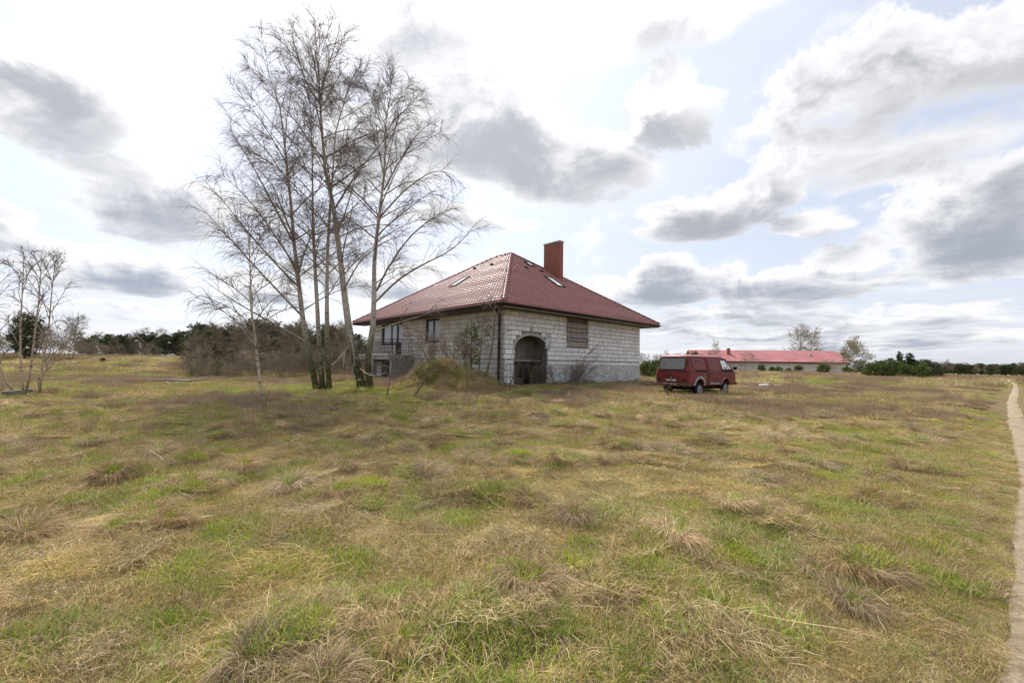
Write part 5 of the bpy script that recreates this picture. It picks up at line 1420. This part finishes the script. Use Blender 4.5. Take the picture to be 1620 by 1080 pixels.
for i in range(3):                                                        # wide patches for the middle and far distance
    gr = np.random.default_rng(320 + i); n = 330; b = disk(n, .8, gr)
    p = [blades(b, gr.normal(0, .5, (n, 3)) + np.array([.25, 0, .5]), gr.uniform(.14, .36, n), gr.uniform(.009, .018, n), .16, pick((STRAW, np.concatenate([STRAW * .85, BROWN]), np.concatenate([OLIVE, STRAW * .8]))[i], n, gr), gr)]
    proto_tuft(reg(('far_straw', 'far_brown', 'far_olive')[i]), p)
gr = np.random.default_rng(330); n = 330; b = disk(n, .8, gr)
proto_tuft(reg('far_green'), [blades(b, gr.normal(0, .45, (n, 3)) + np.array([.1, 0, .7]), gr.uniform(.08, .22, n), gr.uniform(.010, .018, n), .14, pick(np.concatenate([GREEN, OLIVE]), n, gr), gr)])
gr = np.random.default_rng(331); n = 300; b = disk(n, .7, gr)
proto_tuft(reg('far_weed'), [blades(b, gr.normal(0, .3, (n, 3)) + np.array([0, 0, 1]), gr.uniform(.2, .55, n), gr.uniform(.007, .013, n), .04, pick(WEED, n, gr), gr)])

def scatter(name, X, Y, kinds, S, label_kind='stuff', extra_z=0., tilt=.06, rot=None):
    """one object: points with rotation, scale and prototype index"""
    keep = np.ones(len(X), bool)
    lx = (X - HA[0]) * EX[0] + (Y - HA[1]) * EX[1]; ly = (X - HA[0]) * EY[0] + (Y - HA[1]) * EY[1]
    keep &= ~((lx > -.12) & (lx < WX + .1) & (ly > -.12) & (ly < WY + .1))
    X, Y, kinds, S = X[keep], Y[keep], kinds[keep], S[keep]
    Z = surf_z(X, Y) + (extra_z[keep] if isinstance(extra_z, np.ndarray) else extra_z)
    e_ = .25; nxv = -(surf_z(X + e_, Y) - surf_z(X - e_, Y)) / (2 * e_); nyv = -(surf_z(X, Y + e_) - surf_z(X, Y - e_)) / (2 * e_)
    n = len(X); me = bpy.data.meshes.new(name); me.vertices.add(n); me.vertices.foreach_set('co', np.stack([X, Y, Z], 1).astype(np.float32).ravel()); me.update()
    yaw = rng.normal(.1, 1.3, n) + np.where(rng.random(n) < .35, math.pi, 0) if rot is None else rot[keep]
    za = unit(np.stack([nxv + rng.normal(0, tilt, n), nyv + rng.normal(0, tilt, n), np.ones(n)], 1))
    xa = np.stack([np.cos(yaw), np.sin(yaw), np.zeros(n)], 1); xa = unit(xa - (xa * za).sum(1, keepdims=True) * za); ya = np.cross(za, xa)
    rotv = np.stack([np.arctan2(ya[:, 2], za[:, 2]), -np.arcsin(np.clip(xa[:, 2], -1, 1)), np.arctan2(xa[:, 1], xa[:, 0])], 1)
    a = me.attributes.new('rot', 'FLOAT_VECTOR', 'POINT'); a.data.foreach_set('vector', rotv.astype(np.float32).ravel())
    a = me.attributes.new('scl', 'FLOAT', 'POINT'); a.data.foreach_set('value', S.astype(np.float32))
    a = me.attributes.new('idx', 'INT', 'POINT'); a.data.foreach_set('value', kinds.astype(np.int32))
    o = put(name, me, M['grass']); tag(o, kind='stuff')
    md = o.modifiers.new('scatter', 'NODES'); md.node_group = GNT
    return o
GNT = bpy.data.node_groups.new('scatter', 'GeometryNodeTree'); GNT.is_modifier = True
GNT.interface.new_socket('Geometry', in_out='INPUT', socket_type='NodeSocketGeometry'); GNT.interface.new_socket('Geometry', in_out='OUTPUT', socket_type='NodeSocketGeometry')
def gnode(t, **kw):
    n = GNT.nodes.new(t)
    for k, v in kw.items(): setattr(n, k, v)
    return n
gin, gout = gnode('NodeGroupInput'), gnode('NodeGroupOutput'); iop = gnode('GeometryNodeInstanceOnPoints'); ci = gnode('GeometryNodeCollectionInfo')
ci.inputs['Collection'].default_value = PCOL; ci.inputs['Separate Children'].default_value = True; ci.inputs['Reset Children'].default_value = True
def nattr(nm, typ):
    n = gnode('GeometryNodeInputNamedAttribute', data_type=typ); n.inputs['Name'].default_value = nm; return n.outputs['Attribute']
GL = GNT.links.new
GL(gin.outputs[0], iop.inputs['Points']); GL(ci.outputs[0], iop.inputs['Instance']); iop.inputs['Pick Instance'].default_value = True
GL(nattr('idx', 'INT'), iop.inputs['Instance Index']); GL(nattr('scl', 'FLOAT'), iop.inputs['Scale'])
e2r = gnode('FunctionNodeEulerToRotation'); GL(nattr('rot', 'FLOAT_VECTOR'), e2r.inputs[0]); GL(e2r.outputs[0], iop.inputs['Rotation']); GL(iop.outputs[0], gout.inputs[0])

def wedge(n, y0, y1, half=1.36, pw=1.0):
    """points spread evenly over the ground seen between two depths (and a little beyond the frame)"""
    u = rng.random(n); Y = np.sqrt(y0 ** 2 + (y1 ** 2 - y0 ** 2) * u ** pw); X = (rng.random(n) * 2 - 1) * (Y * half + 1.0); return X, Y
def kpick(kind, n): return np.array(KIND[kind])[rng.integers(0, len(KIND[kind]), n)]
def fields(X, Y):
    """how green, how weedy and how strawy the meadow is, from broad noise and the patches seen in the photo"""
    g = .5 * fbm(X * .5 + 11, Y * .5 + 4, 3) + .5 * fbm(X * 1.5 + 3, Y * 1.5 + 14, 3); w = fbm(X * .33 + 51, Y * .33 + 24, 4); pale = fbm(X * .4 + 91, Y * .4 + 64, 3)
    left = sstep(-X, 0., 9.) * sstep(Y, 4, 8) * (1 - sstep(Y, 24, 40))
    green = g + .10 * left + .07 * sstep(-X, 6, 20) * sstep(Y, 18, 30) - .06 * np.exp(-(((X - 1.2) / 4) ** 2 + ((Y - 11) / 3.) ** 2))
    lx = (X - HA[0]) * EX[0] + (Y - HA[1]) * EX[1]; ly = (X - HA[0]) * EY[0] + (Y - HA[1]) * EY[1]
    green = green + .22 * ((lx > 2) & (lx < 15) & (ly > -2.2) & (ly < 0))                       # lush strip along the arched wall
    green = green + .16 * np.exp(-(((X + 9) / 4) ** 2 + ((Y - 20) / 2.5) ** 2)) + .18 * np.exp(-(((X - 33) / 9) ** 2 + ((Y - 42) / 6) ** 2))
    pd = path_dist(X, Y); green = green + .10 * np.exp(-((pd - .8) / .7) ** 2)
    weed = w + .22 * np.exp(-(((X - 3.6) / 3.6) ** 2 + ((Y - 15.5) / 1.9) ** 2)) + .20 * np.exp(-(((X - 22) / 9) ** 2 + ((Y - 27) / 5) ** 2)) + .06 * left + .12 * np.exp(-(((X - 1.9) / 1.2) ** 2 + ((Y - 4.2) / .9) ** 2))
    pale = pale + .14 * np.exp(-(((X - 1.0) / 4.5) ** 2 + ((Y - 10.5) / 2.6) ** 2))
    return green, weed, pale
def clear_path(X, Y, m=.06):
    return path_dist(X, Y) > .22 + m + .16 * rng.random(len(X))
# near mat
X, Y = wedge(17000, 1.2, 13.5); ok = clear_path(X, Y); X, Y = X[ok], Y[ok]; n = len(X); g, w, pl_ = fields(X, Y)
pd = path_dist(X, Y)
k = kpick('mat', n); r = rng.random(n)
k = np.where((pl_ > .55) & (r < .5), kpick('pale', n), k)
k = np.where((g > .545) & (r < .7), kpick('green', n), k); k = np.where((g > .42) & (g <= .545) & (r < .5), kpick('olive', n), k); k = np.where((pd < 1.3) & (r < .45), kpick('olive', n), k)
S = rng.uniform(.6, 1.1, n) * np.where(pd < 1.1, .7, 1.0)
scatter('meadow_grass', X, Y, k, S)
# tussocks
X, Y = wedge(2700, 1.6, 17); g, w, pl_ = fields(X, Y); ok = (path_dist(X, Y) > .8) & (fbm(X * 1.55 + 40, Y * 1.55 + 5, 2) > .58); X, Y = X[ok], Y[ok]
scatter('grass_tussocks', X, Y, kpick('tussock', len(X)), rng.uniform(.5, .95, len(X)) * (1 - .25 * (Y < 3)), rot=rng.normal(0, .7, len(X)))
ok = rng.random(len(X)) < .35; TX, TY = X[ok] + rng.normal(0, .08, ok.sum()), Y[ok] + .10
# green sprigs
X, Y = wedge(2600, 1.4, 15); g, w, pl_ = fields(X, Y); ok = clear_path(X, Y, .1) & (g > .515); X, Y = np.r_[X[ok], TX, TX + .09], np.r_[Y[ok], TY, TY + .05]
scatter('green_grass', X, Y, kpick('green', len(X)), np.r_[rng.uniform(.55, 1.15, ok.sum()), rng.uniform(.7, 1.1, 2 * len(TX))], extra_z=np.r_[np.zeros(ok.sum()), np.full(2 * len(TX), .06)])
# weeds and loose stems
X, Y = wedge(1500, 2.2, 20); g, w, pl_ = fields(X, Y); ok = (w > .58) & (path_dist(X, Y) > .9); X, Y = X[ok], Y[ok]
scatter('dead_weeds', X, Y, kpick('weed', len(X)), rng.uniform(.45, 1.0, len(X)))
X, Y = wedge(170, 1.6, 9); ok = path_dist(X, Y) > .6; X, Y = X[ok], Y[ok]
scatter('loose_stems', X, Y, kpick('stem', len(X)), rng.uniform(.5, 1.0, len(X)), rot=rng.uniform(0, 6.28, len(X)))
# middle distance
X, Y = wedge(15000, 12.5, 36); ok = clear_path(X, Y, .35); X, Y = X[ok], Y[ok]; n = len(X); g, w, pl_ = fields(X, Y); r = rng.random(n)
k = np.where((pl_ > .52) & (r < .75), kpick('far_straw', n), kpick('far_olive', n)); k = np.where(r < .25, kpick('far_brown', n), k)
k = np.where((g > .52) & (r < .75), kpick('far_green', n), k); k = np.where((w > .60) & (rng.random(n) < .45), kpick('far_weed', n), k)
S = rng.uniform(.35, .7, n) * np.where(path_dist(X, Y) < 1.6, .6, 1)
scatter('middle_meadow', X, Y, k, S)
# far meadow
X, Y = wedge(15000, 34, 125); ok = clear_path(X, Y, .8); X, Y = X[ok], Y[ok]; n = len(X); g, w, pl_ = fields(X, Y); r = rng.random(n)
k = np.where(pl_ > .5, kpick('far_straw', n), kpick('far_brown', n)); k = np.where((g > .50) & (r < .8), kpick('far_green', n), k); k = np.where((w > .60) & (rng.random(n) < .45), kpick('far_weed', n), k)
scatter('far_meadow', X, Y, k, rng.uniform(.8, 1.6, n))
# rank grass along the wall foot and round the van
n = 420; u_ = rng.uniform(-.3, WX + .4, n); v_ = -rng.uniform(.12, .55, n); u_, v_ = u_[(u_ < .5) | (u_ > 3.3)], v_[(u_ < .5) | (u_ > 3.3)]
X = HA[0] + u_ * EX[0] + v_ * EY[0]; Y = HA[1] + u_ * EX[1] + v_ * EY[1]
vx = rng.uniform(-.5, 5.0, 200); vy = rng.uniform(-1.35, 1.0, 200); cv_, sv_ = math.cos(VYAW), math.sin(VYAW)
X = np.r_[X, VAN[0] + vx * cv_ - vy * sv_]; Y = np.r_[Y, VAN[1] + vx * sv_ + vy * cv_]; n = len(X); r = rng.random(n)
scatter('rank_grass', X, Y, np.where(r < .45, kpick('far_green', n), np.where(r < .75, kpick('far_olive', n), kpick('far_straw', n))), rng.uniform(.22, .42, n), rot=rng.uniform(0, 6.28, n))
# mound cover
n = 2600; X = rng.uniform(-6.1, .4, n); Y = rng.uniform(17.0, 23.0, n); ok = mound_z(X, Y) > .02; X, Y = X[ok], Y[ok]; n = len(X); r = rng.random(n)
k = np.where(r < .4, kpick('far_olive', n), np.where(r < .85, kpick('far_straw', n), kpick('far_green', n)))
scatter('mound_grass', X, Y, k, rng.uniform(.18, .36, n), rot=rng.uniform(0, 6.28, n))
# path edge wisps
near_ = np.where((np.hypot(pl[:, 0], pl[:, 1]) < 17) & (pl[:, 1] > .7))[0]; n = 9000; ti = near_[rng.integers(0, len(near_), n)]; sd_ = rng.choice((-1, 1), n); off = sd_ * (.215 + 1.1 * rng.random(n) ** 1.6); X = pl[ti, 0] + nd[ti, 0] * off; Y = pl[ti, 1] + nd[ti, 1] * off
scatter('path_edge_grass', X, Y, np.where(rng.random(n) < .5, kpick('olive', n), np.where(rng.random(n) < .6, kpick('mat', n), kpick('green', n))), rng.uniform(.2, .38, n) + .2 * (np.abs(off) > .5), rot=rng.uniform(0, 6.28, n))
